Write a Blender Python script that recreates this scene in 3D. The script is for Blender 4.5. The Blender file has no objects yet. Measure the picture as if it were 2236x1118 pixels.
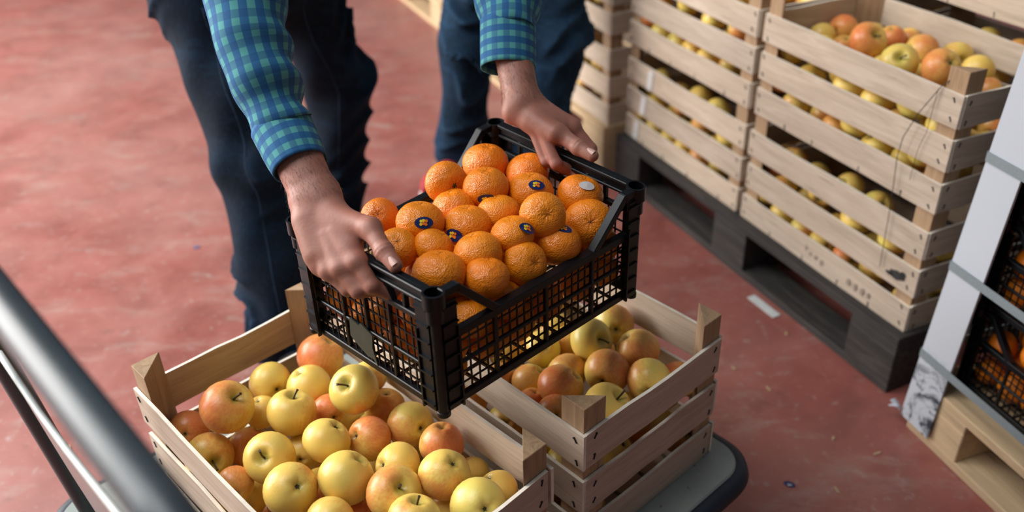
import bpy, bmesh, math, random
import numpy as np
from mathutils import Vector, Matrix, noise

scene = bpy.context.scene
col = scene.collection
random.seed(7)

# ------------------------------------------------------------------ camera
cam_data = bpy.data.cameras.new('camera')
cam_data.sensor_fit = 'HORIZONTAL'
cam_data.sensor_width = 36.0
cam_data.lens = 1965.46 / 2236.0 * 36.0
cam_data.clip_start = 0.02
cam_data.dof.use_dof = True
cam_data.dof.focus_distance = 1.30
cam_data.dof.aperture_fstop = 2.4
camera = bpy.data.objects.new('camera', cam_data)
col.objects.link(camera)
PITCH, ROLL, CAM_H = 0.57294, -0.033459, 1.44665
c_, s_ = math.cos(PITCH), math.sin(PITCH)
r0 = Vector((1, 0, 0)); f0 = Vector((0, c_, -s_)); u0 = Vector((0, s_, c_))
right = r0 * math.cos(ROLL) + u0 * math.sin(ROLL)
up = -r0 * math.sin(ROLL) + u0 * math.cos(ROLL)
camera.matrix_world = Matrix(((right.x, up.x, -f0.x, 0), (right.y, up.y, -f0.y, 0), (right.z, up.z, -f0.z, CAM_H), (0, 0, 0, 1)))
scene.camera = camera

# ------------------------------------------------------------------ light
world = bpy.data.worlds.new('warehouse_air'); scene.world = world
world.use_nodes = True
wb = world.node_tree.nodes['Background']
wb.inputs['Color'].default_value = (0.80, 0.88, 1.0, 1)
wb.inputs['Strength'].default_value = 0.13

def area(name, loc, target, sx, sy, power, colour):
    d = bpy.data.lights.new(name, 'AREA'); d.shape = 'RECTANGLE'; d.size = sx; d.size_y = sy
    d.energy = power; d.color = colour
    o = bpy.data.objects.new(name, d); col.objects.link(o)
    o.location = loc
    o.rotation_euler = (Vector(target) - Vector(loc)).to_track_quat('-Z', 'Y').to_euler()
    return o
area('loading_door_daylight', (-5.0, 2.7, 2.4), (-0.2, 1.5, 0.2), 4.0, 3.6, 620, (1.0, 0.97, 0.94))
area('skylight_daylight', (-2.0, 0.9, 4.4), (-0.4, 1.3, 0.0), 2.4, 2.4, 125, (0.97, 0.98, 1.0))

vs = scene.view_settings
vs.view_transform = 'Standard'; vs.look = 'None'; vs.gamma = 1.0; vs.use_curve_mapping = False
vs.exposure = 0.12

# ------------------------------------------------------------------ helpers
def tag(o, label=None, cat=None, group=None, kind=None):
    if label: o['label'] = label
    if cat: o['category'] = cat
    if group: o['group'] = group
    if kind: o['kind'] = kind
    return o

def empty(name, loc=(0, 0, 0), yaw=0.0, label=None, cat=None, group=None):
    o = bpy.data.objects.new(name, None); col.objects.link(o)
    o.empty_display_size = 0.05
    o.location = loc; o.rotation_euler = (0, 0, yaw)
    return tag(o, label, cat, group)

def place(name, mesh, parent=None, loc=(0, 0, 0), rot=None, scale=None):
    o = bpy.data.objects.new(name, mesh); col.objects.link(o)
    o.parent = parent; o.location = loc
    if rot is not None:
        if isinstance(rot, Matrix): o.rotation_euler = rot.to_euler()
        else: o.rotation_euler = rot
    if scale is not None: o.scale = (scale,) * 3 if not hasattr(scale, '__len__') else scale
    return o

class MB:
    """collects simple solids into one mesh"""
    def __init__(self): self.v = []; self.f = []; self.m = []; self.uv = {}; self.mi = 0
    def add(self, vs_, fs_):
        b = len(self.v); self.v += [tuple(p) for p in vs_]
        self.f += [tuple(b + i for i in f) for f in fs_]; self.m += [self.mi] * len(fs_)
    def box(self, c, s, M=None):
        x, y, z = [k / 2 for k in s]
        P = [Vector((i * x, j * y, k * z)) for i in (-1, 1) for j in (-1, 1) for k in (-1, 1)]
        if M is not None: P = [M @ p for p in P]
        c = Vector(c)
        self.add([p + c for p in P], [(0, 1, 3, 2), (4, 6, 7, 5), (0, 4, 5, 1), (2, 3, 7, 6), (0, 2, 6, 4), (1, 5, 7, 3)])
    def bar(self, p, q, w, h, upv=(0, 0, 1)):
        p = Vector(p); q = Vector(q); d = (q - p); L = d.length; d.normalize()
        u = Vector(upv); s = d.cross(u)
        if s.length < 1e-5: s = d.cross(Vector((1, 0, 0)))
        s.normalize(); u = s.cross(d)
        M = Matrix((d, s, u)).transposed()
        self.box((p + q) / 2, (L, w, h), M)
    def prism(self, poly, z0, z1):
        n = len(poly)
        self.add([(x, y, z0) for x, y in poly] + [(x, y, z1) for x, y in poly],
                 [tuple(range(n))[::-1], tuple(range(n, 2 * n))] + [(i, (i + 1) % n, n + (i + 1) % n, n + i) for i in range(n)])
    def tube(self, pts, rad, seg=10, caps=True, closed=False):
        pts = [Vector(p) for p in pts]; n = len(pts)
        if not hasattr(rad, '__len__'): rad = [rad] * n
        T = []
        for i in range(n):
            if closed: t = pts[(i + 1) % n] - pts[i - 1]
            else: t = pts[min(i + 1, n - 1)] - pts[max(i - 1, 0)]
            T.append(t.normalized())
        ref = Vector((0, 0, 1)) if abs(T[0].z) < .9 else Vector((1, 0, 0))
        a = T[0].cross(ref).normalized(); rings = []
        for i in range(n):
            a = (a - T[i] * a.dot(T[i])).normalized(); b = T[i].cross(a)
            rings.append([pts[i] + (a * math.cos(k * 2 * math.pi / seg) + b * math.sin(k * 2 * math.pi / seg)) * rad[i] for k in range(seg)])
        fs_ = []
        R = n if closed else n - 1
        for i in range(R):
            j = (i + 1) % n
            for k in range(seg):
                l = (k + 1) % seg; fs_.append((i * seg + k, i * seg + l, j * seg + l, j * seg + k))
        if caps and not closed:
            fs_.append(tuple(range(seg))[::-1]); fs_.append(tuple((n - 1) * seg + k for k in range(seg)))
        self.add([p for r in rings for p in r], fs_)
    def lathe(self, prof, seg=24, c=(0, 0, 0)):
        n = len(prof); vs_ = []
        for r, z in prof:
            for k in range(seg):
                t = 2 * math.pi * k / seg; vs_.append((c[0] + r * math.cos(t), c[1] + r * math.sin(t), c[2] + z))
        fs_ = []
        for i in range(n - 1):
            for k in range(seg):
                l = (k + 1) % seg; fs_.append((i * seg + k, i * seg + l, (i + 1) * seg + l, (i + 1) * seg + k))
        self.add(vs_, fs_)
    def mesh(self, name, mats, smooth=False, bevel=0.0, angle=None):
        me = bpy.data.meshes.new(name); me.from_pydata(self.v, [], self.f)
        if not isinstance(mats, (list, tuple)): mats = [mats]
        for m in mats: me.materials.append(m)
        if len(mats) > 1: me.polygons.foreach_set('material_index', self.m)
        bm = bmesh.new(); bm.from_mesh(me)
        bmesh.ops.recalc_face_normals(bm, faces=bm.faces)
        if bevel > 0: bmesh.ops.bevel(bm, geom=list(bm.edges), offset=bevel, segments=1, affect='EDGES', clamp_overlap=True)
        bm.to_mesh(me); bm.free()
        if smooth:
            me.polygons.foreach_set('use_smooth', [True] * len(me.polygons))
            if angle: me.set_sharp_from_angle(angle=math.radians(angle))
        me.update()
        return me
    def build(self, name, mats, parent=None, loc=(0, 0, 0), rot=None, **k):
        return place(name, self.mesh(name, mats, **k), parent, loc, rot)

# --- implicit surfaces (bodies, hands, clothes) -------------------------------
def smin(a, b, k):
    h = np.clip(.5 + .5 * (b - a) / k, 0, 1)
    return b * (1 - h) + a * h - k * h * (1 - h)
def cap(P, a, b, ra, rb):
    a = np.asarray(a, float); b = np.asarray(b, float); ab = b - a
    t = np.clip(((P - a) @ ab) / (ab @ ab), 0, 1)
    return np.linalg.norm(P - a - t[:, None] * ab, axis=1) - (ra + (rb - ra) * t)
def ell(P, c, r, ax=None):
    q = P - np.asarray(c, float)
    if ax is not None: q = q @ np.asarray(ax, float).T
    r = np.asarray(r, float)
    k0 = np.linalg.norm(q / r, axis=1); k1 = np.linalg.norm(q / (r * r), axis=1) + 1e-9
    return k0 * (k0 - 1) / k1
def surface(fn, lo, hi, h):
    lo = np.asarray(lo, float); hi = np.asarray(hi, float)
    n = np.ceil((hi - lo) / h).astype(int) + 1
    g = [lo[i] + h * np.arange(n[i]) for i in range(3)]
    G = np.stack(np.meshgrid(*g, indexing='ij'), -1).reshape(-1, 3)
    F = fn(G).reshape(n); ins = F < 0
    nc = n - 1; acc = np.zeros(tuple(nc) + (3,)); cnt = np.zeros(nc)
    for ax in range(3):
        o1, o2 = [k for k in range(3) if k != ax]
        for d1 in (0, 1):
            for d2 in (0, 1):
                s0 = [None] * 3; s1 = [None] * 3
                s0[ax] = slice(0, nc[ax]); s1[ax] = slice(1, nc[ax] + 1)
                s0[o1] = s1[o1] = slice(d1, d1 + nc[o1]); s0[o2] = s1[o2] = slice(d2, d2 + nc[o2])
                A = F[tuple(s0)]; B = F[tuple(s1)]; m = (A < 0) != (B < 0)
                t = np.where(m, A / np.where(m, A - B, 1), 0)
                off = np.zeros(tuple(nc) + (3,)); off[..., ax] = t; off[..., o1] = d1; off[..., o2] = d2
                acc += off * m[..., None]; cnt += m
    act = cnt > 0; idx = -np.ones(nc, int); idx[act] = np.arange(act.sum())
    cell = np.argwhere(act); V = lo + h * (cell + acc[act] / cnt[act][:, None])
    faces = []
    for ax in range(3):
        o1, o2 = [k for k in range(3) if k != ax]
        if ax == 1: o1, o2 = o2, o1
        A = np.take(ins, range(0, n[ax] - 1), axis=ax); B = np.take(ins, range(1, n[ax]), axis=ax)
        E = np.argwhere(A != B)
        E = E[(E[:, o1] > 0) & (E[:, o2] > 0) & (E[:, o1] < nc[o1]) & (E[:, o2] < nc[o2])]
        def at(a, b):
            e = E.copy(); e[:, o1] += a; e[:, o2] += b; return idx[e[:, 0], e[:, 1], e[:, 2]]
        q = np.stack([at(-1, -1), at(0, -1), at(0, 0), at(-1, 0)], 1)
        flip = ~A[E[:, 0], E[:, 1], E[:, 2]]
        q[flip] = q[flip][:, ::-1]
        faces.append(q)
    Fc = np.concatenate(faces); Fc = Fc[(Fc >= 0).all(1)]
    for _ in range(2):
        e = h * .25; d = fn(V)
        gr = np.stack([fn(V + np.eye(3)[k] * e) - fn(V - np.eye(3)[k] * e) for k in range(3)], 1) / (2 * e)
        V = V - np.clip(d / np.maximum((gr ** 2).sum(1), .2), -h, h)[:, None] * gr
    return V, Fc
def np_mesh(name, V, F, mats, smooth=True):
    me = bpy.data.meshes.new(name); me.from_pydata(V.tolist(), [], F.tolist())
    for m in (mats if isinstance(mats, (list, tuple)) else [mats]): me.materials.append(m)
    me.polygons.foreach_set('use_smooth', [smooth] * len(me.polygons)); me.update()
    return me

# ------------------------------------------------------------------ materials
def lin(h):
    h = h.lstrip('#'); r = []
    for i in (0, 2, 4):
        c = int(h[i:i + 2], 16) / 255
        r.append(c / 12.92 if c <= .04045 else ((c + .055) / 1.055) ** 2.4)
    return tuple(r) + (1,)
class Mat:
    def __init__(self, name, rough=.6, **kw):
        self.m = bpy.data.materials.new(name); self.m.use_nodes = True
        self.t = self.m.node_tree; self.b = self.t.nodes['Principled BSDF']
        self.b.inputs['Roughness'].default_value = rough
        for k, v in kw.items(): self.b.inputs[k.replace('_', ' ')].default_value = v
    def n(self, typ, **kw):
        x = self.t.nodes.new(typ)
        for k, v in kw.items():
            if hasattr(x, k) and k not in ('Scale',): setattr(x, k, v)
            else: x.inputs[k.replace('_', ' ')].default_value = v
        return x
    def l(self, a, b): self.t.links.new(a, b)
    def coord(self, kind='Object', scale=(1, 1, 1)):
        c = self.n('ShaderNodeTexCoord'); m = self.n('ShaderNodeMapping'); m.inputs['Scale'].default_value = scale
        self.l(c.outputs[kind], m.inputs['Vector']); return m.outputs['Vector']
    def noise(self, vec, scale, detail=4, rough=.55, dist=0.0):
        x = self.n('ShaderNodeTexNoise'); x.inputs['Scale'].default_value = scale; x.inputs['Detail'].default_value = detail
        x.inputs['Roughness'].default_value = rough; x.inputs['Distortion'].default_value = dist
        if vec is not None: self.l(vec, x.inputs['Vector'])
        return x.outputs['Fac']
    def ramp(self, fac, stops):
        x = self.n('ShaderNodeValToRGB'); e = x.color_ramp.elements
        while len(e) < len(stops): e.new(.5)
        for k, (p, c) in enumerate(stops):
            e[k].position = p; e[k].color = c if len(c) == 4 else tuple(c) + (1,)
        self.l(fac, x.inputs['Fac']); return x.outputs['Color']
    def mix(self, fac, a, b, blend='MIX'):
        x = self.n('ShaderNodeMix'); x.data_type = 'RGBA'; x.blend_type = blend
        for s, v in ((x.inputs[0], fac), (x.inputs[6], a), (x.inputs[7], b)):
            if hasattr(v, 'links'): self.l(v, s)
            else: s.default_value = v
        return x.outputs[2]
    def math(self, op, a, b=None, c=None, clamp=False):
        x = self.n('ShaderNodeMath'); x.operation = op; x.use_clamp = clamp
        for s, v in zip(x.inputs, (a, b, c)):
            if v is None: continue
            if hasattr(v, 'links'): self.l(v, s)
            else: s.default_value = v
        return x.outputs[0]
    def color(self, out): self.l(out, self.b.inputs['Base Color']); return self
    def bump(self, h, strength=.3, dist=.01):
        x = self.n('ShaderNodeBump'); x.inputs['Strength'].default_value = strength; x.inputs['Distance'].default_value = dist
        self.l(h, x.inputs['Height']); self.l(x.outputs['Normal'], self.b.inputs['Normal']); return self

def plain(name, hexc, rough=.6, vary=.12, scale=30, bump=0.0, **kw):
    M = Mat(name, rough, **kw); c = lin(hexc); v = M.coord()
    f = M.noise(v, scale, 4)
    d = tuple(x * (1 - vary) for x in c[:3]) + (1,); e = tuple(min(1, x * (1 + vary)) for x in c[:3]) + (1,)
    M.color(M.ramp(f, [(.3, d), (.7, e)]))
    if bump: M.bump(f, bump, .002)
    return M.m

def mat_floor():
    M = Mat('red_painted_concrete', .42); v = M.coord()
    big = M.noise(v, .9, 6, .6, .4); mid = M.noise(v, 5.5, 8, .62, .5); fine = M.noise(v, 38, 6, .65)
    st = M.coord('Object', (2.4, 5.0, 1)); sw = M.noise(st, 1.9, 9, .7, .35)
    base = M.ramp(mid, [(.25, lin('#7a453e')), (.5, lin('#905249')), (.75, lin('#9e5e55'))])
    base = M.mix(M.ramp(big, [(.42, (0, 0, 0)), (.68, (.55, .55, .55))]), base, lin('#a9827a'))
    base = M.mix(M.ramp(sw, [(.53, (0, 0, 0)), (.72, (.5, .5, .5))]), base, lin('#a39288'))
    base = M.mix(M.ramp(fine, [(.58, (0, 0, 0)), (.72, (.55, .55, .55))]), base, lin('#a99a94'))
    pit = M.noise(M.coord('Object', (1, 1.3, 1)), 9, 9, .75)
    base = M.mix(M.ramp(pit, [(.58, (0, 0, 0)), (.70, (.6, .6, .6))]), base, lin('#5d4440'))
    M.color(base)
    r = M.ramp(mid, [(.3, (.34,) * 3), (.7, (.52,) * 3)]); M.l(r, M.b.inputs['Roughness'])
    M.bump(fine, .12, .002)
    return M.m

def mat_wood(name, stops, rough=.75, grain=1.0, stain=None, sc=(2.2, 26, 26)):
    M = Mat(name, rough); oi = M.n('ShaderNodeObjectInfo')
    c = M.n('ShaderNodeTexCoord'); mp = M.n('ShaderNodeMapping'); mp.inputs['Scale'].default_value = sc
    cb = M.n('ShaderNodeCombineXYZ'); k = M.math('MULTIPLY', oi.outputs['Random'], 37.0)
    for i in (0, 1, 2): M.l(k, cb.inputs[i])
    M.l(c.outputs['Object'], mp.inputs['Vector']); M.l(cb.outputs[0], mp.inputs['Location'])
    v = mp.outputs['Vector']
    g = M.noise(v, 2.4, 7, .62, 1.2); s = M.noise(v, .55, 4, .5, .6)
    colr = M.ramp(g, stops)
    shade = M.ramp(oi.outputs['Random'], [(0, (.84, .84, .85)), (1, (1.04, 1.02, 1.0))])
    colr = M.mix(1.0, colr, shade, 'MULTIPLY')
    colr = M.mix(M.ramp(s, [(.55, (0, 0, 0)), (.8, (.35, .35, .35))]), colr, stain or lin('#8d7a69'))
    # knots
    vo = M.n('ShaderNodeTexVoronoi'); vo.inputs['Scale'].default_value = 1.1; M.l(v, vo.inputs['Vector'])
    colr = M.mix(M.ramp(vo.outputs['Distance'], [(.0, (.7, .7, .7)), (.10, (0, 0, 0))]), colr, lin('#5e4331'))
    M.color(colr); M.bump(g, .35 * grain, .0015)
    return M.m

def mat_apple():
    M = Mat('apple_skin', .34); M.b.inputs['Specular IOR Level'].default_value = .45
    M.b.inputs['Subsurface Weight'].default_value = .0
    c = M.n('ShaderNodeTexCoord'); oi = M.n('ShaderNodeObjectInfo')
    sp = M.n('ShaderNodeSeparateXYZ'); M.l(c.outputs['Object'], sp.inputs[0])
    sc = M.n('ShaderNodeSeparateColor'); M.l(oi.outputs['Color'], sc.inputs[0])
    blush, green = sc.outputs[0], sc.outputs[1]
    off = M.n('ShaderNodeCombineXYZ'); k = M.math('MULTIPLY', oi.outputs['Random'], 53.0)
    for i in range(3): M.l(k, off.inputs[i])
    va = M.n('ShaderNodeVectorMath'); va.operation = 'ADD'; M.l(c.outputs['Object'], va.inputs[0]); M.l(off.outputs[0], va.inputs[1])
    v = va.outputs[0]
    big = M.noise(v, 1.6, 4, .5, .3)
    # streaks along the longitude
    mp = M.n('ShaderNodeMapping'); mp.inputs['Scale'].default_value = (7, 7, .9); M.l(v, mp.inputs['Vector'])
    streak = M.noise(mp.outputs[0], 1.5, 5, .6, .2)
    yel = M.mix(green, lin('#efc765'), lin('#d3c868'))
    yel = M.mix(M.ramp(big, [(.35, (0, 0, 0)), (.75, (.6, .6, .6))]), yel, lin('#eab653'))
    f = M.math('MULTIPLY_ADD', sp.outputs[0], .62, M.math('MULTIPLY', blush, 1.55))
    f = M.math('ADD', f, M.math('MULTIPLY_ADD', big, .9, -.45))
    f = M.math('ADD', f, M.math('MULTIPLY_ADD', streak, .8, -.40))
    f = M.math('ADD', f, -.80)
    red = M.ramp(streak, [(.3, lin('#dc6a42')), (.7, lin('#cc4a38'))])
    colr = M.mix(M.ramp(f, [(.0, (0, 0, 0)), (.35, (.42, .42, .42)), (1.05, (.78, .78, .78))]), yel, red)
    # green-brown in the stem end, brown in the eye
    rr = M.math('SQRT', M.math('ADD', M.math('MULTIPLY', sp.outputs[0], sp.outputs[0]), M.math('MULTIPLY', sp.outputs[1], sp.outputs[1])))
    top = M.math('MULTIPLY', M.ramp(rr, [(.10, (1, 1, 1)), (.42, (0, 0, 0))]), M.math('GREATER_THAN', sp.outputs[2], 0.0))
    colr = M.mix(M.math('MULTIPLY', top, .75), colr, lin('#a39a3c'))
    bot = M.math('MULTIPLY', M.ramp(rr, [(.06, (1, 1, 1)), (.26, (0, 0, 0))]), M.math('LESS_THAN', sp.outputs[2], 0.0))
    colr = M.mix(M.math('MULTIPLY', bot, .7), colr, lin('#7f7a34'))
    # brown specks and bruises
    vo = M.n('ShaderNodeTexVoronoi'); vo.inputs['Scale'].default_value = 9; M.l(v, vo.inputs['Vector'])
    pick = M.noise(v, 3.0, 2)
    sp2 = M.math('MULTIPLY', M.ramp(vo.outputs['Distance'], [(.05, (1, 1, 1)), (.10, (0, 0, 0))]), M.ramp(pick, [(.52, (0, 0, 0)), (.6, (.8, .8, .8))]))
    colr = M.mix(sp2, colr, lin('#7a5426'))
    br = M.noise(v, 2.3, 8, .75, .6)
    colr = M.mix(M.ramp(br, [(.66, (0, 0, 0)), (.74, (.4, .4, .4))]), colr, lin('#9a6a34'))
    M.color(colr)
    M.bump(M.noise(v, 14, 3), .05, .02)
    return M.m

def mat_mandarin():
    M = Mat('mandarin_peel', .29); M.b.inputs['Specular IOR Level'].default_value = .55
    c = M.n('ShaderNodeTexCoord'); oi = M.n('ShaderNodeObjectInfo')
    sc = M.n('ShaderNodeSeparateColor'); M.l(oi.outputs['Color'], sc.inputs[0])
    off = M.n('ShaderNodeCombineXYZ'); k = M.math('MULTIPLY', oi.outputs['Random'], 53.0)
    for i in range(3): M.l(k, off.inputs[i])
    va = M.n('ShaderNodeVectorMath'); va.operation = 'ADD'; M.l(c.outputs['Object'], va.inputs[0]); M.l(off.outputs[0], va.inputs[1])
    v = va.outputs[0]
    big = M.noise(v, 1.4, 4)
    a = M.mix(sc.outputs[0], lin('#ef8e12'), lin('#da6212'))
    a = M.mix(M.ramp(big, [(.35, (0, 0, 0)), (.75, (.55, .55, .55))]), a, lin('#e67a12'))
    bl = M.noise(v, 2.6, 7, .7, .5)
    a = M.mix(M.ramp(bl, [(.66, (0, 0, 0)), (.73, (.35, .35, .35))]), a, lin('#8f6a24'))
    M.color(a)
    vo = M.n('ShaderNodeTexVoronoi'); vo.inputs['Scale'].default_value = 24; vo.feature = 'SMOOTH_F1'; M.l(v, vo.inputs['Vector'])
    h = M.math('ADD', M.math('MULTIPLY', vo.outputs['Distance'], .22), M.math('MULTIPLY', M.noise(v, 3.2, 2), .55))
    M.bump(h, .30, .035)
    return M.m

def mat_skin():
    M = Mat('skin', .54); v = M.coord()
    M.b.inputs['Subsurface Weight'].default_value = .08; M.b.inputs['Subsurface Radius'].default_value = (.012, .005, .003)
    a = M.noise(v, 22, 5, .6); b = M.noise(v, 7, 3)
    cc = M.ramp(a, [(.3, lin('#8d5c49')), (.7, lin('#a36f5f'))])
    cc = M.mix(M.ramp(b, [(.4, (0, 0, 0)), (.7, (.55, .55, .55))]), cc, lin('#a05d4f'))
    M.color(cc)
    w = M.noise(M.coord('Object', (1, 1, 1)), 160, 4, .6, 1.0)
    M.bump(M.math('ADD', M.math('MULTIPLY', w, .35), M.noise(v, 50, 3)), .22, .0025)
    return M.m

def mat_denim(name, dark, mid, light):
    M = Mat(name, .9); v = M.coord()
    M.b.inputs['Specular IOR Level'].default_value = .2
    a = M.noise(v, 5, 6, .6, .5); fine = M.noise(M.coord('Object', (1, 1, .22)), 260, 3, .6)
    cc = M.ramp(a, [(.3, lin(dark)), (.55, lin(mid)), (.8, lin(light))])
    cc = M.mix(M.ramp(fine, [(.45, (0, 0, 0)), (.7, (.35, .35, .35))]), cc, lin(light))
    ge = M.n('ShaderNodeNewGeometry')
    cc = M.mix(M.ramp(ge.outputs['Pointiness'], [(.505, (0, 0, 0)), (.56, (.45, .45, .45))]), cc, lin(light))
    wk = M.noise(M.coord('Object', (1, 1, 3.2)), 9, 6, .6, .8)
    cc = M.mix(M.ramp(wk, [(.56, (0, 0, 0)), (.72, (.35, .35, .35))]), cc, lin(light))
    M.color(cc); M.bump(fine, .2, .001)
    return M.m

def mat_gingham(name, swap):
    M = Mat(name, .85)
    uv = M.n('ShaderNodeUVMap'); sp = M.n('ShaderNodeSeparateXYZ'); M.l(uv.outputs[0], sp.inputs[0])
    u_, v_ = (sp.outputs[1], sp.outputs[0]) if swap else (sp.outputs[0], sp.outputs[1])
    def stripe(o):
        x = M.math('FRACT', M.math('MULTIPLY', o, 1 / .0202))
        return M.ramp(x, [(.0, (1, 1, 1)), (.5, (1, 1, 1)), (.53, (0, 0, 0)), (.97, (0, 0, 0))])
    a, b = stripe(u_), stripe(v_)
    cc = M.mix(M.math('MULTIPLY', a, .88), lin('#4f9c9b'), lin('#0b5690'))
    cc = M.mix(M.math('MULTIPLY', b, .58), cc, lin('#0a4a80'))
    n = M.noise(uv.outputs[0], 900, 2)
    cc = M.mix(M.math('MULTIPLY', n, .18), cc, lin('#0a2440'))
    M.color(cc); M.bump(n, .15, .0006)
    return M.m

WOOD = mat_wood('poplar_slat_wood', [(.25, lin('#ac9b88')), (.5, lin('#c2b09c')), (.75, lin('#d2c2b0'))])
POST = mat_wood('sawn_post_wood', [(.25, lin('#8d7156')), (.5, lin('#a98a69')), (.75, lin('#bb9d7c'))], sc=(26, 26, 2.2))
PALLET_NEW = mat_wood('new_pallet_wood', [(.25, lin('#b49a78')), (.5, lin('#cbb08a')), (.75, lin('#d8c09c'))])
PALLET_OLD = mat_wood('dirty_pallet_wood', [(.25, lin('#1d1b1a')), (.5, lin('#302d2b')), (.75, lin('#4a443f'))], stain=lin('#121111'))
EDGE = plain('fresh_cut_wood', '#e6dccb', .8)
APPLE = mat_apple(); MANDARIN = mat_mandarin(); SKIN = mat_skin()
STEM = plain('apple_stem_brown', '#4a3524', .7, .3, 60)
CALYX = plain('dried_calyx', '#3a3222', .9, .4, 8)
SCAR = plain('mandarin_scar', '#3c3a1c', .8, .3, 8)
BLACK = plain('black_plastic', '#05080d', .40, .2, 40, .05, Specular_IOR_Level=.32)
STAPLE = plain('staple_steel', '#2a2c31', .45, .2, 60, Metallic=.6)
STK_BLUE = plain('sticker_blue', '#16255f', .35, .1)
STK_YEL = plain('sticker_yellow', '#ecd02e', .4, .05)
STK_ORG = plain('sticker_orange', '#ef7a1e', .4, .05)
STK_BACK = plain('sticker_backing', '#cfc6c4', .5, .06)
NAIL = plain('finger_nail', '#c9a196', .42, .06, 60)
DENIM = mat_denim('dark_blue_denim', '#040b14', '#081726', '#17344d')
DENIM2 = mat_denim('washed_blue_denim', '#071421', '#0f273c', '#2d4f6b')
GING = mat_gingham('gingham_cotton', False); GING_CUFF = mat_gingham('gingham_cotton_across', True)
RUBBER = plain('dark_blue_rubber', '#141f2e', .55, .15, 20)
DECK = None
STEELGREY = plain('grey_painted_tube', '#343d42', .42, .25, 9)
SHEET = plain('galvanised_sheet', '#6f6463', .30, .15, 12, .05, Metallic=.25)
CARD = plain('white_cardboard', '#b9bfc8', .7, .06, 90, .05)
STRAP = plain('grey_strap', '#828d90', .5, .08, 200, .1)
WIRE = plain('rusty_wire', '#4a3d36', .5, .2, 90, Metallic=.5)
SHOE_DARK = plain('charcoal_shoe', '#2b2c33', .7, .2, 40)
SHOE_RED = plain('red_shoe_fabric', '#a8222a', .7, .2, 40)
SOLE = plain('white_sole', '#b9b6b2', .7, .1, 40)
HAIR = plain('dark_brown_hair', '#22170f', .7, .3, 90)
PAPER = plain('white_paper', '#c9ccca', .8, .08, 60)
PLATE = plain('olive_label_plate', '#35372c', .6, .2, 30)
CHIP = plain('wood_chip', '#b39a78', .8, .2, 60)
FLOOR = mat_floor()
def mat_deck():
    M = Mat('worn_grey_deck_paint', .42); v = M.coord()
    a = M.noise(v, 6, 6, .6); p = M.noise(v, 55, 6, .7)
    cc = M.ramp(a, [(.3, lin('#7d8683')), (.7, lin('#979e98'))])
    cc = M.mix(M.ramp(p, [(.63, (0, 0, 0)), (.68, (.85, .85, .85))]), cc, lin('#2c2a28'))
    M.color(cc); M.bump(p, .1, .002); return M.m
DECK = mat_deck()
def mat_dirtycard():
    M = Mat('scuffed_white_cardboard', .7); v = M.coord()
    sp = M.n('ShaderNodeSeparateXYZ'); M.l(M.n('ShaderNodeTexCoord').outputs['Object'], sp.inputs[0])
    a = M.noise(v, 16, 7, .7, .8)
    low = M.ramp(sp.outputs[2], [(.10, (1, 1, 1)), (.20, (0, 0, 0))])
    cc = M.mix(M.math('MULTIPLY', M.ramp(a, [(.48, (0, 0, 0)), (.56, (1, 1, 1))]), low), lin('#bcc1c8'), lin('#2c333d'))
    M.color(cc); M.bump(M.noise(v, 60, 4), .12, .002); return M.m
CARD_DIRTY = mat_dirtycard()
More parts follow.
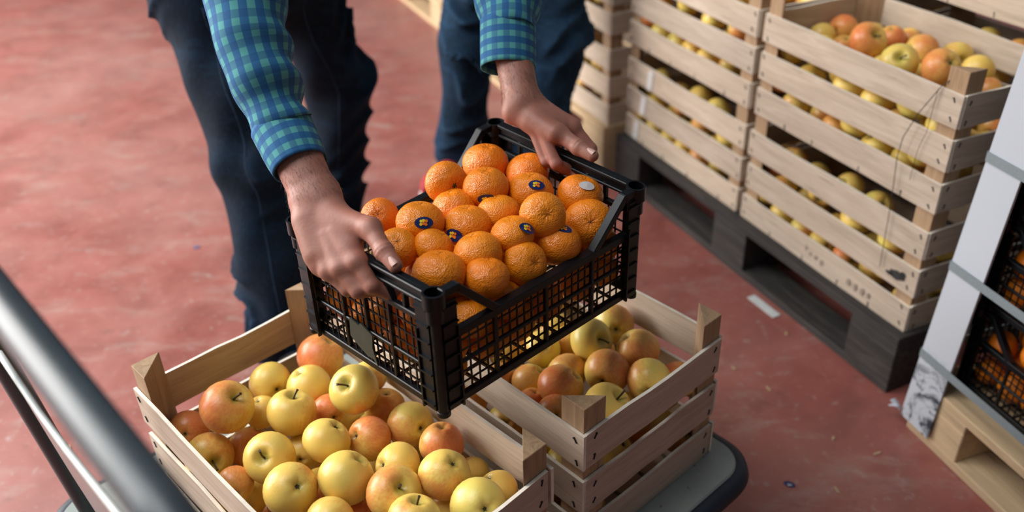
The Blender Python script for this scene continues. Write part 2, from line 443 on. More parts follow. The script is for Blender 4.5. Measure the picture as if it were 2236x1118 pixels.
# ------------------------------------------------------------------ fruit positions, metres in the frame of each crate
APPLES_FRONT = [
  (0.2127, -0.1194, 0.206, 0.0414, 0.2228, 0.4924, -0.8414, 0.2981, 0.5534, 0.7778, 0.85, 0.2, 'red and orange apple in the far corner of the front wooden crate'),
  (0.2246, -0.0234, 0.1977, 0.0361, 0.9864, -0.1201, -0.1127, -0.569, 0.81, 0.1418, 0.25, 0.35, 'yellow apple with a dark calyx beside the back slat of the front crate'),
  (0.1634, -0.0605, 0.2042, 0.038, -0.307, -0.2288, -0.9238, -0.9874, -0.1575, 0.0125, 0.08, 0.25, 'plain yellow apple just in front of the red apple in the front crate'),
  (0.0557, -0.0839, 0.2466, 0.0404, -0.1739, 0.553, 0.8149, -0.8223, 0.4589, 0.3366, 0.22, 0.75, 'greenish yellow apple with its stem pointing left below the black crate'),
  (0.1755, 0.0789, 0.2402, 0.0429, -0.5302, -0.3445, 0.7747, 0.0864, 0.5939, 0.7998, 0.75, 0.25, 'large red and orange apple with a stem near the left corner post'),
  (0.1808, 0.021, 0.1895, 0.0288, -0.2201, -0.0622, -0.9735, -0.5343, 0.1391, 0.8337, 0.1, 0.3, 'yellow apple half hidden behind the large red and orange apple'),
  (0.101, 0.0081, 0.2296, 0.039, -0.0186, -0.2799, 0.9598, -0.7259, -0.5046, 0.4675, 0.3, 0.2, 'yellow apple with a faint pink cheek in the middle of the front crate'),
  (0.1021, -0.0572, 0.1899, 0.0278, 0.9791, -0.1934, -0.0624, -0.3211, 0.4484, 0.8341, 0.8, 0.1, 'pink striped apple tucked under the greenish apple with the long stem'),
  (0.0413, -0.1272, 0.1888, 0.0346, -0.0336, 0.235, -0.9714, -0.5115, -0.1029, 0.8531, 0.6, 0.2, 'dull pink apple in the shade below the black crate corner'),
  (0.0886, -0.1361, 0.224, 0.0274, 0.1853, 0.4499, -0.8736, -0.626, 0.1193, 0.7706, 0.4, 0.3, 'brownish apple mostly hidden behind the greenish apple with a stem'),
  (0.2432, 0.1239, 0.1778, 0.0329, 0.7066, -0.5376, -0.4601, -0.5944, -0.1421, 0.7915, 0.9, 0.2, 'small red apple with brown spots in the left corner of the front crate'),
  (0.1746, 0.1262, 0.1693, 0.0386, -0.9355, 0.1962, 0.294, -0.6369, -0.5829, 0.5046, 0.45, 0.3, 'yellow and pink apple with a dark drooping stem beside the left slat'),
  (0.1699, 0.0603, 0.1433, 0.0365, -0.2552, 0.6352, -0.729, -0.4178, -0.2988, 0.858, 0.65, 0.15, 'pink cheeked apple behind the yellow apple with a left pointing stem'),
  (0.0446, 0.0833, 0.225, 0.0394, -0.4202, 0.5643, 0.7106, -0.802, -0.5177, 0.2979, 0.08, 0.3, 'yellow apple with a short stem facing the camera in the front crate'),
  (0.0718, 0.0163, 0.1704, 0.0301, 0.7007, -0.682, -0.2094, -0.5366, 0.1927, 0.8216, 0.1, 0.35, 'yellow apple mostly hidden between larger yellow apples in the front crate'),
  (0.0059, 0.0062, 0.2327, 0.0368, 0.2104, 0.5885, -0.7806, -0.8507, -0.3611, 0.382, 0.08, 0.3, 'pale plain yellow apple in the centre of the front crate'),
  (-0.0122, -0.0557, 0.2056, 0.0359, -0.1441, -0.7773, -0.6124, 0.1352, 0.1832, 0.9737, 0.75, 0.05, 'speckled orange red apple with a dark calyx on its left side'),
  (-0.0332, -0.1227, 0.2017, 0.0376, 0.9371, 0.0041, -0.3491, -0.3674, 0.9292, 0.039, 0.45, 0.55, 'green shouldered apple with an orange base beside the right slat'),
  (-0.1107, -0.1218, 0.2149, 0.0349, -0.0957, 0.2172, -0.9714, -0.6268, -0.3088, 0.7154, 0.95, 0.1, 'bright red apple against the right slat of the front crate'),
  (-0.0988, -0.0453, 0.2149, 0.0361, -0.2181, -0.8257, -0.5203, -0.8114, 0.142, 0.567, 0.1, 0.2, 'yellow apple right of the speckled orange red apple in the front crate'),
  (-0.1802, -0.0707, 0.2379, 0.0378, 0.4357, 0.2307, -0.8701, -0.5448, 0.8319, -0.1053, 0.4, 0.35, 'yellow apple with its green calyx turned up beside the bright red apple'),
  (-0.1596, -0.1379, 0.1697, 0.0237, 0.9522, -0.2536, -0.1705, -0.5343, 0.4368, 0.7237, 0.15, 0.3, 'yellow apple peeking out below the right slat of the front crate'),
  (-0.2313, -0.1234, 0.2015, 0.0315, -0.5054, -0.1992, -0.8396, -0.6023, 0.0723, 0.795, 0.1, 0.2, 'yellow apple with brown specks beside the right corner of the front crate'),
  (-0.2548, -0.0671, 0.2328, 0.0393, 0.7588, -0.2687, -0.5933, -0.2517, 0.7357, 0.6288, 0.12, 0.85, 'pale green yellow apple nearest the right corner post of the front crate'),
  (-0.0832, 0.0331, 0.2394, 0.0404, 0.2167, 0.6259, -0.7492, -0.9158, 0.2713, 0.2962, 0.03, 0.4, 'large bright yellow apple without blemish in the front crate'),
  (-0.0211, 0.0441, 0.1847, 0.0278, 0.1163, -0.1627, 0.9798, -0.4641, 0.1501, 0.873, 0.6, 0.1, 'pink apple almost hidden behind the large bright yellow apple'),
  (-0.1536, 0.0027, 0.2374, 0.0396, -0.6042, -0.0556, 0.7949, 0.257, 0.3106, 0.9152, 0.55, 0.15, 'orange cheeked apple with a brown stem right of the large bright yellow apple'),
  (-0.046, 0.1021, 0.24, 0.039, 0.7006, 0.0338, -0.7127, -0.4119, -0.8282, 0.38, 0.4, 0.25, 'yellow apple with a dark calyx and a red right cheek'),
  (0.0747, 0.1271, 0.1458, 0.0354, 0.8801, -0.3647, -0.304, -0.0044, 0.2786, 0.9604, 0.1, 0.4, 'pale yellow apple low beside the left slat of the front crate'),
  (0.0603, 0.1399, 0.198, 0.0245, 0.8993, -0.4012, -0.1741, -0.3531, 0.0344, 0.935, 0.6, 0.1, 'pinkish apple hidden behind the pale yellow apple at the left slat'),
  (-0.2241, 0.0216, 0.2506, 0.0372, 0.0843, -0.3791, 0.9215, -0.039, 0.2909, 0.9559, 0.4, 0.2, 'pink tinged yellow apple with an upright stem at the bottom edge'),
  (-0.1878, -0.0578, 0.177, 0.027, 0.4809, -0.8348, -0.2679, -0.4733, 0.3332, 0.8154, 0.1, 0.2, 'yellow apple glimpsed left of the pale green yellow apple, at the bottom edge'),
  (-0.1235, 0.0915, 0.2275, 0.034, 0.3293, -0.8934, -0.3055, -0.4537, 0.1529, 0.8779, 0.2, 0.2, 'yellow apple cut off by the bottom edge of the photo'),
  (-0.1006, 0.0354, 0.1755, 0.0285, 0.506, -0.8131, -0.2879, -0.362, 0.1766, 0.9153, 0.85, 0, 'deep orange apple low at the bottom edge of the photo'),
]
APPLES_FRONT_FILL = [
  (-0.1407, -0.1163, 0.1079, 0.0368),
  (-0.1779, -0.126, 0.045, 0.037),
  (0.1893, 0.0712, 0.046, 0.038),
  (-0.2544, 0.0183, 0.0476, 0.0396),
  (0.0521, 0.1267, 0.0443, 0.0363),
  (0.1116, 0.0787, 0.0483, 0.0403),
  (-0.2088, -0.0471, 0.0482, 0.0402),
  (-0.2571, 0.0946, 0.0449, 0.0369),
  (-0.1451, 0.0175, 0.0468, 0.0388),
  (0.0676, 0.0129, 0.047, 0.039),
  (-0.2511, -0.1268, 0.0442, 0.0362),
  (-0.0573, -0.0571, 0.046, 0.038),
  (0.0728, -0.0325, 0.1097, 0.0385),
  (-0.0686, 0.0327, 0.0467, 0.0387),
  (0.0975, -0.1239, 0.047, 0.039),
  (0.2541, -0.1231, 0.0479, 0.0399),
  (0.057, 0.0652, 0.1011, 0.0369),
  (-0.0717, -0.0907, 0.1109, 0.0365),
  (-0.2237, -0.0077, 0.1135, 0.0376),
  (-0.0964, -0.0174, 0.0983, 0.0384),
  (0.001, 0.0699, 0.0482, 0.0402),
  (0.2549, -0.0369, 0.0471, 0.0391),
  (0.1589, 0.1238, 0.0933, 0.0392),
  (-0.1202, 0.0925, 0.0483, 0.0403),
  (0.257, 0.0391, 0.045, 0.037),
  (-0.0245, 0.0284, 0.1082, 0.037),
  (0.1314, 0.0156, 0.0897, 0.0378),
  (-0.1899, 0.1258, 0.0452, 0.0372),
  (-0.2552, -0.0801, 0.1028, 0.0388),
  (-0.1986, 0.0605, 0.0858, 0.0402),
  (0.1873, -0.0033, 0.0445, 0.0365),
  (0.072, -0.1248, 0.1199, 0.0382),
  (0.189, -0.0786, 0.0469, 0.0389),
  (0.0073, 0.1249, 0.1037, 0.0381),
  (-0.0693, 0.0911, 0.1104, 0.04),
  (-0.0052, -0.1238, 0.1257, 0.0392),
  (0.0404, -0.0682, 0.0479, 0.0399),
  (0.1559, -0.1267, 0.0944, 0.0363),
  (-0.0512, 0.1263, 0.0447, 0.0367),
  (0.2349, -0.0785, 0.1064, 0.0361),
  (-0.0169, -0.1234, 0.0476, 0.0396),
  (0.2537, 0.1227, 0.0483, 0.0403),
  (-0.0047, -0.0057, 0.0439, 0.0359),
  (0.117, -0.048, 0.0475, 0.0395),
  (-0.0958, -0.1238, 0.0472, 0.0392),
  (-0.0085, -0.0468, 0.1075, 0.04),
  (-0.1323, -0.0571, 0.0451, 0.0371),
]
APPLES_RIGHT = [
  (-0.0966, -0.1233, 0.205, 0.0378, 0.7382, -0.6048, -0.2989, -0.6907, -0.3408, 0.6378, 0.5, 0.6, 'red and green apple at the far slat of the right crate'),
  (-0.1168, -0.0418, 0.2248, 0.0392, -0.8182, -0.0049, 0.5749, -0.7848, 0.4359, 0.4406, 0.1, 0.75, 'yellow green apple with a long dark stem in the right crate'),
  (-0.1873, -0.0839, 0.22, 0.038, -0.5359, -0.3412, -0.7723, -0.0681, 0.5893, 0.805, 0.6, 0.2, 'peach coloured apple below the far right slat of the right crate'),
  (-0.1888, -0.0037, 0.2187, 0.0391, 0.4463, -0.8895, -0.0982, -0.5927, -0.049, 0.8039, 0.65, 0.3, 'pink striped apple in the middle of the right crate'),
  (-0.256, -0.0328, 0.2215, 0.0383, 0.6047, -0.7877, -0.1178, 0.0639, 0.9881, 0.1399, 0.45, 0.45, 'pale yellow apple with an orange left cheek in the right crate'),
  (-0.2622, -0.1063, 0.1878, 0.0318, 0.2779, 0.3862, -0.8796, 0.4809, 0.3385, 0.8088, 0.85, 0.05, 'red apple partly hidden by the near right slat of the right crate'),
  (-0.1223, 0.0217, 0.1915, 0.035, 0.9269, -0.359, -0.1097, -0.6386, 0.0669, 0.7666, 0.45, 0.5, 'green and orange apple behind the red streaked apple'),
  (-0.1606, 0.0761, 0.2184, 0.0391, 0.4229, 0.6057, -0.674, 0.0031, 0.3861, 0.9225, 0.7, 0.2, 'red streaked orange apple near the left slat of the right crate'),
  (-0.0884, 0.0778, 0.1845, 0.0327, 0.3018, 0.5013, -0.8109, -0.1266, -0.1297, 0.9834, 0.45, 0.6, 'greenish apple with a brown red top in the shade of the black crate'),
  (-0.0467, 0.009, 0.1937, 0.034, 0.5938, -0.3382, -0.7301, -0.3314, 0.9427, 0.0385, 0.25, 0.65, 'green apple with a dark calyx under the edge of the black crate'),
  (-0.0371, 0.1068, 0.1778, 0.0294, 0.742, -0.6596, -0.1203, -0.6263, 0.0537, 0.7777, 0.5, 0.3, 'pinkish apple peeking over the left slat of the right crate'),
  (-0.2025, 0.1305, 0.2197, 0.0325, 0.5708, -0.5411, -0.6175, 0.1927, 0.3231, 0.9266, 0.75, 0.2, 'orange red apple with its calyx facing out behind the corner post'),
  (-0.2526, 0.0668, 0.224, 0.0416, -0.4444, -0.385, 0.8089, -0.7196, -0.4374, 0.5393, 0.45, 0.35, 'large pale yellow apple beside the corner post of the right crate'),
  (-0.053, -0.0522, 0.181, 0.0309, 0.1073, 0.2533, -0.9614, -0.4068, 0.5157, 0.754, 0.4, 0.3, 'brownish apple in the dark beside the yellow green apple with a stem'),
  (-0.1285, 0.1113, 0.1819, 0.0219, 0.0096, 0.2621, -0.965, -0.3995, 0.4795, 0.7813, 0.9, 0, 'small red apple glimpsed beside the left slat of the right crate'),
]
APPLES_RIGHT_FILL = [
  (-0.2253, 0.1232, 0.1161, 0.0398),
  (-0.1376, 0.0227, 0.0468, 0.0388),
  (0.2121, 0.0736, 0.0468, 0.0388),
  (0.0192, 0.1254, 0.1021, 0.0376),
  (-0.2565, 0.1235, 0.0455, 0.0375),
  (-0.0301, 0.0681, 0.1155, 0.0391),
  (0.028, -0.1268, 0.0982, 0.0362),
  (-0.2029, -0.021, 0.0478, 0.0398),
  (0.0804, -0.1231, 0.1625, 0.0399),
  (-0.2537, -0.0615, 0.0943, 0.0403),
  (-0.1049, -0.1266, 0.0444, 0.0364),
  (0.0653, 0.1267, 0.0443, 0.0363),
  (-0.029, -0.1231, 0.0479, 0.0399),
  (0.028, -0.071, 0.0457, 0.0377),
  (0.1215, -0.0109, 0.1097, 0.0371),
  (0.2564, 0.1254, 0.14, 0.0376),
  (-0.0336, 0.1241, 0.0469, 0.0389),
  (0.0993, 0.0624, 0.0446, 0.0366),
  (0.0777, -0.0715, 0.1027, 0.0381),
  (-0.1017, 0.0339, 0.1146, 0.0389),
  (-0.2549, 0.0501, 0.1165, 0.0391),
  (0.2581, -0.1203, 0.0439, 0.0359),
  (-0.0628, 0.0457, 0.0476, 0.0396),
  (-0.0985, -0.0426, 0.1129, 0.0378),
  (0.2562, 0.011, 0.0458, 0.0378),
  (0.0653, 0.0496, 0.1101, 0.0384),
  (0.0192, 0.0696, 0.0451, 0.0371),
  (0.153, 0.0316, 0.1656, 0.0399),
  (-0.2352, -0.014, 0.1519, 0.0368),
  (0.0813, -0.1247, 0.0463, 0.0383),
  (-0.0719, -0.0298, 0.0446, 0.0366),
  (-0.2553, -0.1243, 0.0467, 0.0387),
  (0.0755, -0.01, 0.048, 0.04),
  (0.2541, 0.0029, 0.1717, 0.0399),
  (-0.1829, 0.1266, 0.0444, 0.0364),
  (0.0165, -0.0783, 0.1545, 0.0387),
  (-0.1315, -0.1222, 0.1159, 0.0399),
  (0.15, 0.0094, 0.0447, 0.0367),
  (0.1309, -0.1253, 0.1038, 0.0377),
  (-0.1098, 0.1086, 0.0471, 0.0391),
  (0.1831, -0.1238, 0.0472, 0.0392),
  (0.0777, -0.0312, 0.167, 0.0379),
  (0.1419, 0.1242, 0.0468, 0.0388),
  (0.1875, -0.0351, 0.1896, 0.0389),
  (-0.028, -0.0616, 0.0949, 0.0374),
  (0.131, -0.0658, 0.0468, 0.0388),
  (0.2555, -0.0435, 0.1086, 0.0385),
  (-0.2104, -0.124, 0.1165, 0.039),
  (0.1951, 0.0034, 0.1041, 0.0382),
  (-0.0022, -0.002, 0.0458, 0.0378),
  (-0.2158, 0.0577, 0.0481, 0.0401),
  (0.0991, 0.1263, 0.109, 0.0367),
  (-0.0781, 0.1265, 0.1133, 0.0365),
  (0.1973, 0.1271, 0.0967, 0.0359),
  (-0.151, 0.0951, 0.113, 0.0397),
  (0.0547, 0.1023, 0.1676, 0.0404),
  (-0.0549, -0.1261, 0.1202, 0.0369),
  (0.0281, -0.016, 0.1128, 0.037),
  (-0.138, -0.0614, 0.0447, 0.0367),
  (-0.1737, -0.0557, 0.1118, 0.0386),
  (0.1532, 0.0664, 0.0959, 0.038),
  (0.1839, -0.0717, 0.1204, 0.0396),
  (0.0163, 0.0345, 0.1652, 0.0368),
  (0.2541, 0.054, 0.1105, 0.0399),
  (-0.179, -0.1248, 0.046, 0.0379),
  (0.2074, -0.0489, 0.0475, 0.0395),
  (-0.1816, 0.0221, 0.1115, 0.0395),
]
APPLES_TOP = [
  (0.2537, 0.0215, 0.1922, 0.0339, 0.8995, -0.3773, 0.2202, -0.6386, 0.637, 0.4318, 0.1, 0.3, 'pale yellow apple at the left slat of the top crate on the pallet'),
  (0.2562, -0.0476, 0.1982, 0.0379, 0.1266, -0.9891, -0.0754, -0.0011, 0.8761, 0.4822, 0.75, 0.2, 'red cheeked apple with a calyx to the left in the top pallet crate'),
  (0.1046, 0.0221, 0.2254, 0.045, -0.7067, 0.0538, 0.7055, -0.1573, 0.8771, 0.4539, 0.75, 0.2, 'large orange red apple with a stem in the top pallet crate'),
  (0.1303, -0.0834, 0.2051, 0.0339, 0.0526, -0.2715, -0.961, -0.9189, 0.3486, 0.1848, 0.85, 0.1, 'red apple behind the large orange red one in the top pallet crate'),
  (0.13, -0.1389, 0.1955, 0.0242, -0.4311, -0.6344, -0.6416, -0.5468, 0.6684, 0.5042, 0.5, 0.1, 'pinkish apple at the back slat of the top pallet crate'),
  (0.0174, -0.0601, 0.2151, 0.0395, -0.3096, -0.9243, -0.2231, -0.5972, -0.0176, 0.8019, 0.55, 0.2, 'pink and yellow apple with its calyx to the left in the top pallet crate'),
  (-0.043, 0.0738, 0.2302, 0.0422, -0.5026, 0.5336, 0.6802, -0.7114, 0.6938, 0.1121, 0.08, 0.7, 'pale yellow green apple in the middle of the top pallet crate'),
  (-0.1325, 0.0451, 0.243, 0.0425, 0.7505, -0.1456, -0.6446, 0.3059, 0.8961, 0.3217, 0.65, 0.2, 'red and orange apple with a dark calyx near the corner post'),
  (-0.1259, -0.0798, 0.2099, 0.0354, 0.6371, -0.7329, 0.2385, -0.0002, 0.9068, 0.4216, 0.15, 0.3, 'pale yellow apple behind the corner post of the top pallet crate'),
  (-0.0962, 0.0225, 0.1874, 0.0299, 0.6555, -0.7217, 0.2225, -0.3009, 0.6942, 0.6539, 0.65, 0.1, 'pink apple low at the front slat of the top pallet crate'),
  (-0.099, -0.0292, 0.1699, 0.0266, -0.5095, -0.6238, -0.5927, -0.4952, 0.6819, 0.5383, 0.1, 0.2, 'cream coloured apple beside the loop of wire'),
  (-0.1919, -0.0417, 0.1946, 0.0273, 0.9132, -0.386, 0.1308, -0.2068, 0.7242, 0.6578, 0.6, 0.1, 'pink apple at the end slat of the top pallet crate'),
  (0.1973, 0.0011, 0.1812, 0.0294, 0.2847, -0.0129, -0.9585, -0.5002, 0.6686, 0.5503, 0.6, 0.1, 'pink apple between the pale one and the large orange red one'),
]
APPLES_TOP_FILL = [
  (-0.0173, 0.0582, 0.1323, 0.0387),
  (0.2573, -0.1263, 0.1214, 0.0367),
  (-0.2549, -0.0027, 0.0961, 0.0391),
  (0.1139, -0.1188, 0.1221, 0.0373),
  (-0.1308, -0.0473, 0.0696, 0.0397),
  (0.2154, -0.1073, 0.1789, 0.0369),
  (-0.2267, 0.0536, 0.0481, 0.0401),
  (0.185, 0.0424, 0.0453, 0.0373),
  (0.0372, 0.0067, 0.044, 0.036),
  (0.1742, -0.1264, 0.0446, 0.0366),
  (-0.0708, -0.0604, 0.1191, 0.0396),
  (-0.0339, -0.1264, 0.125, 0.0366),
  (0.1327, -0.0478, 0.1439, 0.037),
  (0.2536, -0.0477, 0.1102, 0.0404),
  (-0.1015, -0.1247, 0.1558, 0.0377),
  (0.2552, 0.108, 0.1768, 0.0388),
  (0.1786, -0.0149, 0.0943, 0.0383),
  (-0.1987, -0.0188, 0.046, 0.038),
  (0.0488, 0.0654, 0.0903, 0.04),
  (0.0542, 0.127, 0.044, 0.036),
  (0.2564, 0.0303, 0.1112, 0.0376),
  (0.0542, -0.1251, 0.172, 0.0379),
  (-0.2001, -0.124, 0.047, 0.039),
  (0.0361, 0.024, 0.1771, 0.0392),
  (-0.06, -0.0493, 0.0438, 0.0358),
  (0.2571, -0.0035, 0.0449, 0.0369),
  (-0.1545, 0.1069, 0.0474, 0.0394),
  (0.0362, -0.1238, 0.097, 0.0392),
  (0.0142, -0.0654, 0.0481, 0.0401),
  (0.2123, -0.0626, 0.0457, 0.0377),
  (0.0147, -0.0608, 0.1356, 0.0377),
  (-0.2054, 0.1265, 0.0999, 0.0365),
  (0.1955, 0.1231, 0.0479, 0.0399),
  (-0.0064, 0.123, 0.0895, 0.04),
  (0.1125, 0.0154, 0.0484, 0.0402),
  (-0.0272, -0.1233, 0.2003, 0.0392),
  (-0.1214, -0.1231, 0.0479, 0.0399),
  (0.078, -0.0587, 0.0933, 0.0384),
  (0.0983, 0.0761, 0.1612, 0.0397),
  (-0.2056, -0.0663, 0.104, 0.0373),
  (-0.0193, -0.0079, 0.0912, 0.0393),
  (-0.0509, 0.1237, 0.1578, 0.0393),
  (-0.2553, -0.0699, 0.0467, 0.0387),
  (-0.1749, 0.0686, 0.1388, 0.0397),
  (0.2551, 0.072, 0.0469, 0.0389),
  (-0.157, 0.036, 0.0729, 0.036),
  (0.0892, 0.0092, 0.1243, 0.0373),
  (-0.2573, -0.1263, 0.0966, 0.0367),
  (0.1681, 0.123, 0.123, 0.04),
  (0.0349, 0.1247, 0.1559, 0.0383),
  (0.1222, 0.0939, 0.0472, 0.0392),
  (-0.1614, -0.01, 0.1333, 0.0401),
  (-0.0877, 0.0205, 0.0475, 0.0395),
  (-0.0943, 0.0472, 0.1218, 0.0398),
  (0.2556, -0.1246, 0.0464, 0.0384),
  (-0.0182, 0.0573, 0.0473, 0.0393),
  (-0.0415, -0.1228, 0.0483, 0.0402),
  (0.2562, 0.1252, 0.1022, 0.0378),
  (0.1849, -0.0921, 0.111, 0.039),
  (-0.0751, 0.1226, 0.0482, 0.0402),
  (-0.1625, -0.1261, 0.1128, 0.0369),
  (0.1457, 0.0523, 0.1064, 0.0361),
  (-0.2353, 0.125, 0.1681, 0.038),
  (-0.1181, 0.1231, 0.1159, 0.0399),
  (0.1613, 0.1029, 0.1983, 0.0382),
  (0.2021, 0.0605, 0.1518, 0.0368),
  (-0.256, 0.0717, 0.1181, 0.038),
  (0.1374, -0.0582, 0.0458, 0.0378),
  (0.0903, 0.1269, 0.1063, 0.0361),
  (-0.1513, 0.1252, 0.1861, 0.0378),
  (-0.0354, -0.0093, 0.1692, 0.0403),
  (-0.2562, 0.1252, 0.0458, 0.0378),
  (0.097, -0.1236, 0.0474, 0.0394),
]
MANDARINS = [
  (0.027, 0.0832, 0.178, 0.0322, -0.1645, -0.9695, 0.1817, 0.3, 'stem', None, 'large round mandarin with a puckered stem end at the back of the black crate'),
  (0.1297, 0.1023, 0.165, 0.0365, 0.1884, 0.0022, 0.9821, 0.45, None, None, 'elongated glossy mandarin touching the back corner post of the black crate'),
  (0.054, 0.0219, 0.18, 0.034, 0.1398, 0.0862, 0.9864, 0.35, None, (-0.6822, -0.7308, -0.0217), 'mandarin with a blue sticker low on its front, behind the yellow one'),
  (0.1611, 0.0378, 0.1599, 0.0336, -0.0456, 0.2479, 0.9677, 0.5, None, None, 'dull mandarin in the shade below the right hand thumb side of the rim'),
  (0.106, -0.0202, 0.165, 0.0343, 0.1325, 0.1017, 0.986, 0.3, None, (-0.2302, -0.6444, 0.7292), 'mandarin with a blue sticker on its top near the gripping fingers'),
  (0.1606, -0.074, 0.1578, 0.0344, 0.2963, -0.0929, 0.9506, 0.4, None, (-0.1888, -0.5706, 0.7992), 'mandarin with a pale sticker back curling off beside the far rim'),
  (0.057, -0.0932, 0.1745, 0.0328, -0.4042, -0.7239, 0.5591, 0.1, 'scar', None, 'flat bright mandarin with a small dark scar on top'),
  (0.136, -0.1125, 0.1345, 0.0361, -0.5535, -0.6134, 0.5633, 0.3, 'scar', None, 'big dented mandarin against the right end of the black crate'),
  (0.065, -0.1139, 0.1318, 0.0343, 0.2272, 0.078, 0.9707, 0.35, None, (0.0351, -0.3747, 0.9265), 'dark orange mandarin with a blue sticker beside the low near rim'),
  (0.0351, -0.0226, 0.1598, 0.032, 0.0551, 0.2065, 0.9769, 0.1, None, None, 'bright plain mandarin in the middle of the black crate'),
  (0.0058, 0.0428, 0.155, 0.0335, -0.0434, 0.2734, 0.9609, 0.35, None, None, 'dull flattened mandarin between the puckered one and the sticker pair'),
  (-0.071, 0.03, 0.17, 0.0346, 0.1847, 0.0972, 0.978, 0.1, None, (-0.4054, -0.7733, 0.4874), 'yellow orange mandarin with a blue sticker facing the camera'),
  (-0.0155, -0.0105, 0.1552, 0.0355, 0.1399, 0.1435, 0.9797, 0.25, None, (-0.9517, -0.2613, 0.1612), 'flattened mandarin with a blue sticker peeling at its lower left'),
  (0.0036, -0.0841, 0.163, 0.0302, 0.0355, 0.2587, 0.9653, 0.12, None, (0.1425, -0.7946, 0.5902), 'bright mandarin with a blue sticker peeling on its right shoulder'),
  (-0.0772, 0.1197, 0.1464, 0.0257, -0.5672, -0.5118, 0.6453, 0.5, 'scar', None, 'reddish mandarin right behind the gripping left side thumb knuckle'),
  (-0.1277, 0.0137, 0.16, 0.0243, -0.3027, -0.458, 0.8358, 0.1, 'scar', None, 'bright mandarin with a dark dot touching the gripping thumb'),
  (-0.0874, -0.0171, 0.155, 0.0265, 0.5449, -0.2184, 0.8096, 0.12, None, None, 'small bright mandarin right of the one touching the thumb'),
  (-0.058, -0.0767, 0.1578, 0.0329, -0.0765, 0.3682, 0.9266, 0.08, None, None, 'smooth plain bright mandarin in front of the peeling sticker one'),
  (-0.0061, -0.1166, 0.1331, 0.0317, -0.0876, -0.8703, 0.4847, 0.12, 'scar', None, 'glossy bright mandarin with its dimple on the right side by the low rim'),
  (-0.1237, -0.0713, 0.155, 0.0355, 0.1819, 0.1712, 0.9683, 0.3, None, None, 'wide glossy mandarin nearest the near corner post of the black crate'),
  (-0.0785, -0.1154, 0.1451, 0.0303, 0.2419, 0.1225, 0.9625, 0.4, None, None, 'wrinkled glossy mandarin against the near low rim'),
]
MANDARINS_FILL = [
  (0.0722, 0.0346, 0.0812, 0.033),
  (0.1133, -0.0073, 0.0915, 0.0342),
  (-0.0604, 0.0155, 0.0415, 0.0335),
  (-0.0235, -0.1126, 0.0404, 0.0324),
  (0.1625, -0.1135, 0.0893, 0.0315),
  (-0.0492, -0.0662, 0.0397, 0.0317),
  (-0.1134, -0.1102, 0.0934, 0.0348),
  (-0.0854, -0.0616, 0.1096, 0.0322),
  (0.0079, -0.0977, 0.0873, 0.0324),
  (0.0078, 0.1114, 0.0416, 0.0336),
  (0.1621, -0.0141, 0.0399, 0.0319),
  (0.1611, -0.0647, 0.0603, 0.0329),
  (0.1124, -0.0402, 0.0427, 0.0347),
  (0.1613, 0.0387, 0.0407, 0.0327),
  (-0.091, -0.0329, 0.042, 0.034),
  (0.0494, 0.0691, 0.0421, 0.0341),
  (-0.1457, -0.0561, 0.098, 0.0343),
  (-0.1595, 0.0093, 0.0878, 0.0345),
  (0.0125, 0.0685, 0.0892, 0.0339),
  (-0.0246, 0.0615, 0.0406, 0.0326),
  (0.1626, -0.1136, 0.0394, 0.0314),
  (0.033, -0.1108, 0.0422, 0.0342),
  (-0.1314, 0.0745, 0.0864, 0.0322),
  (-0.1201, 0.0126, 0.0422, 0.0342),
  (-0.0796, -0.1133, 0.0397, 0.0317),
  (-0.0894, 0.0622, 0.0421, 0.0341),
  (-0.051, -0.1098, 0.0937, 0.0352),
  (0.1084, -0.1101, 0.0429, 0.0349),
  (0.058, -0.0102, 0.0425, 0.0345),
  (0.1149, -0.0746, 0.0919, 0.0343),
  (0.1168, 0.0728, 0.0417, 0.0337),
  (0.0134, -0.0287, 0.0862, 0.0342),
  (0.0071, -0.0625, 0.0422, 0.0342),
  (0.0817, 0.1123, 0.0407, 0.0327),
  (-0.0197, 0.0216, 0.0803, 0.0313),
  (-0.0881, 0.1105, 0.0969, 0.0345),
  (-0.1075, 0.1117, 0.0413, 0.0333),
  (0.109, 0.0176, 0.0407, 0.0327),
  (-0.0496, -0.0274, 0.0815, 0.0334),
  (0.0249, 0.0169, 0.1108, 0.0327),
  (-0.028, 0.1105, 0.0985, 0.0345),
  (-0.0511, 0.1108, 0.0422, 0.0342),
  (-0.1241, -0.0766, 0.0431, 0.0351),
  (-0.0573, 0.0612, 0.0893, 0.0317),
  (-0.16, 0.111, 0.0474, 0.034),
  (0.1595, 0.0733, 0.0825, 0.0345),
  (0.0477, 0.1133, 0.0828, 0.0317),
  (-0.0163, -0.0151, 0.0395, 0.0315),
  (0.069, -0.0401, 0.0917, 0.0316),
  (-0.1621, -0.1131, 0.0399, 0.0319),
  (0.0654, -0.0674, 0.0415, 0.0335),
  (0.1611, 0.1121, 0.0409, 0.0329),
  (-0.1592, 0.0523, 0.0428, 0.0348),
  (-0.1092, -0.0101, 0.1082, 0.032),
  (0.1598, 0.0209, 0.1041, 0.0342),
  (0.0166, 0.0262, 0.0394, 0.0314),
  (-0.1609, -0.0297, 0.0411, 0.0331),
  (0.1177, 0.1137, 0.0825, 0.0313),
]
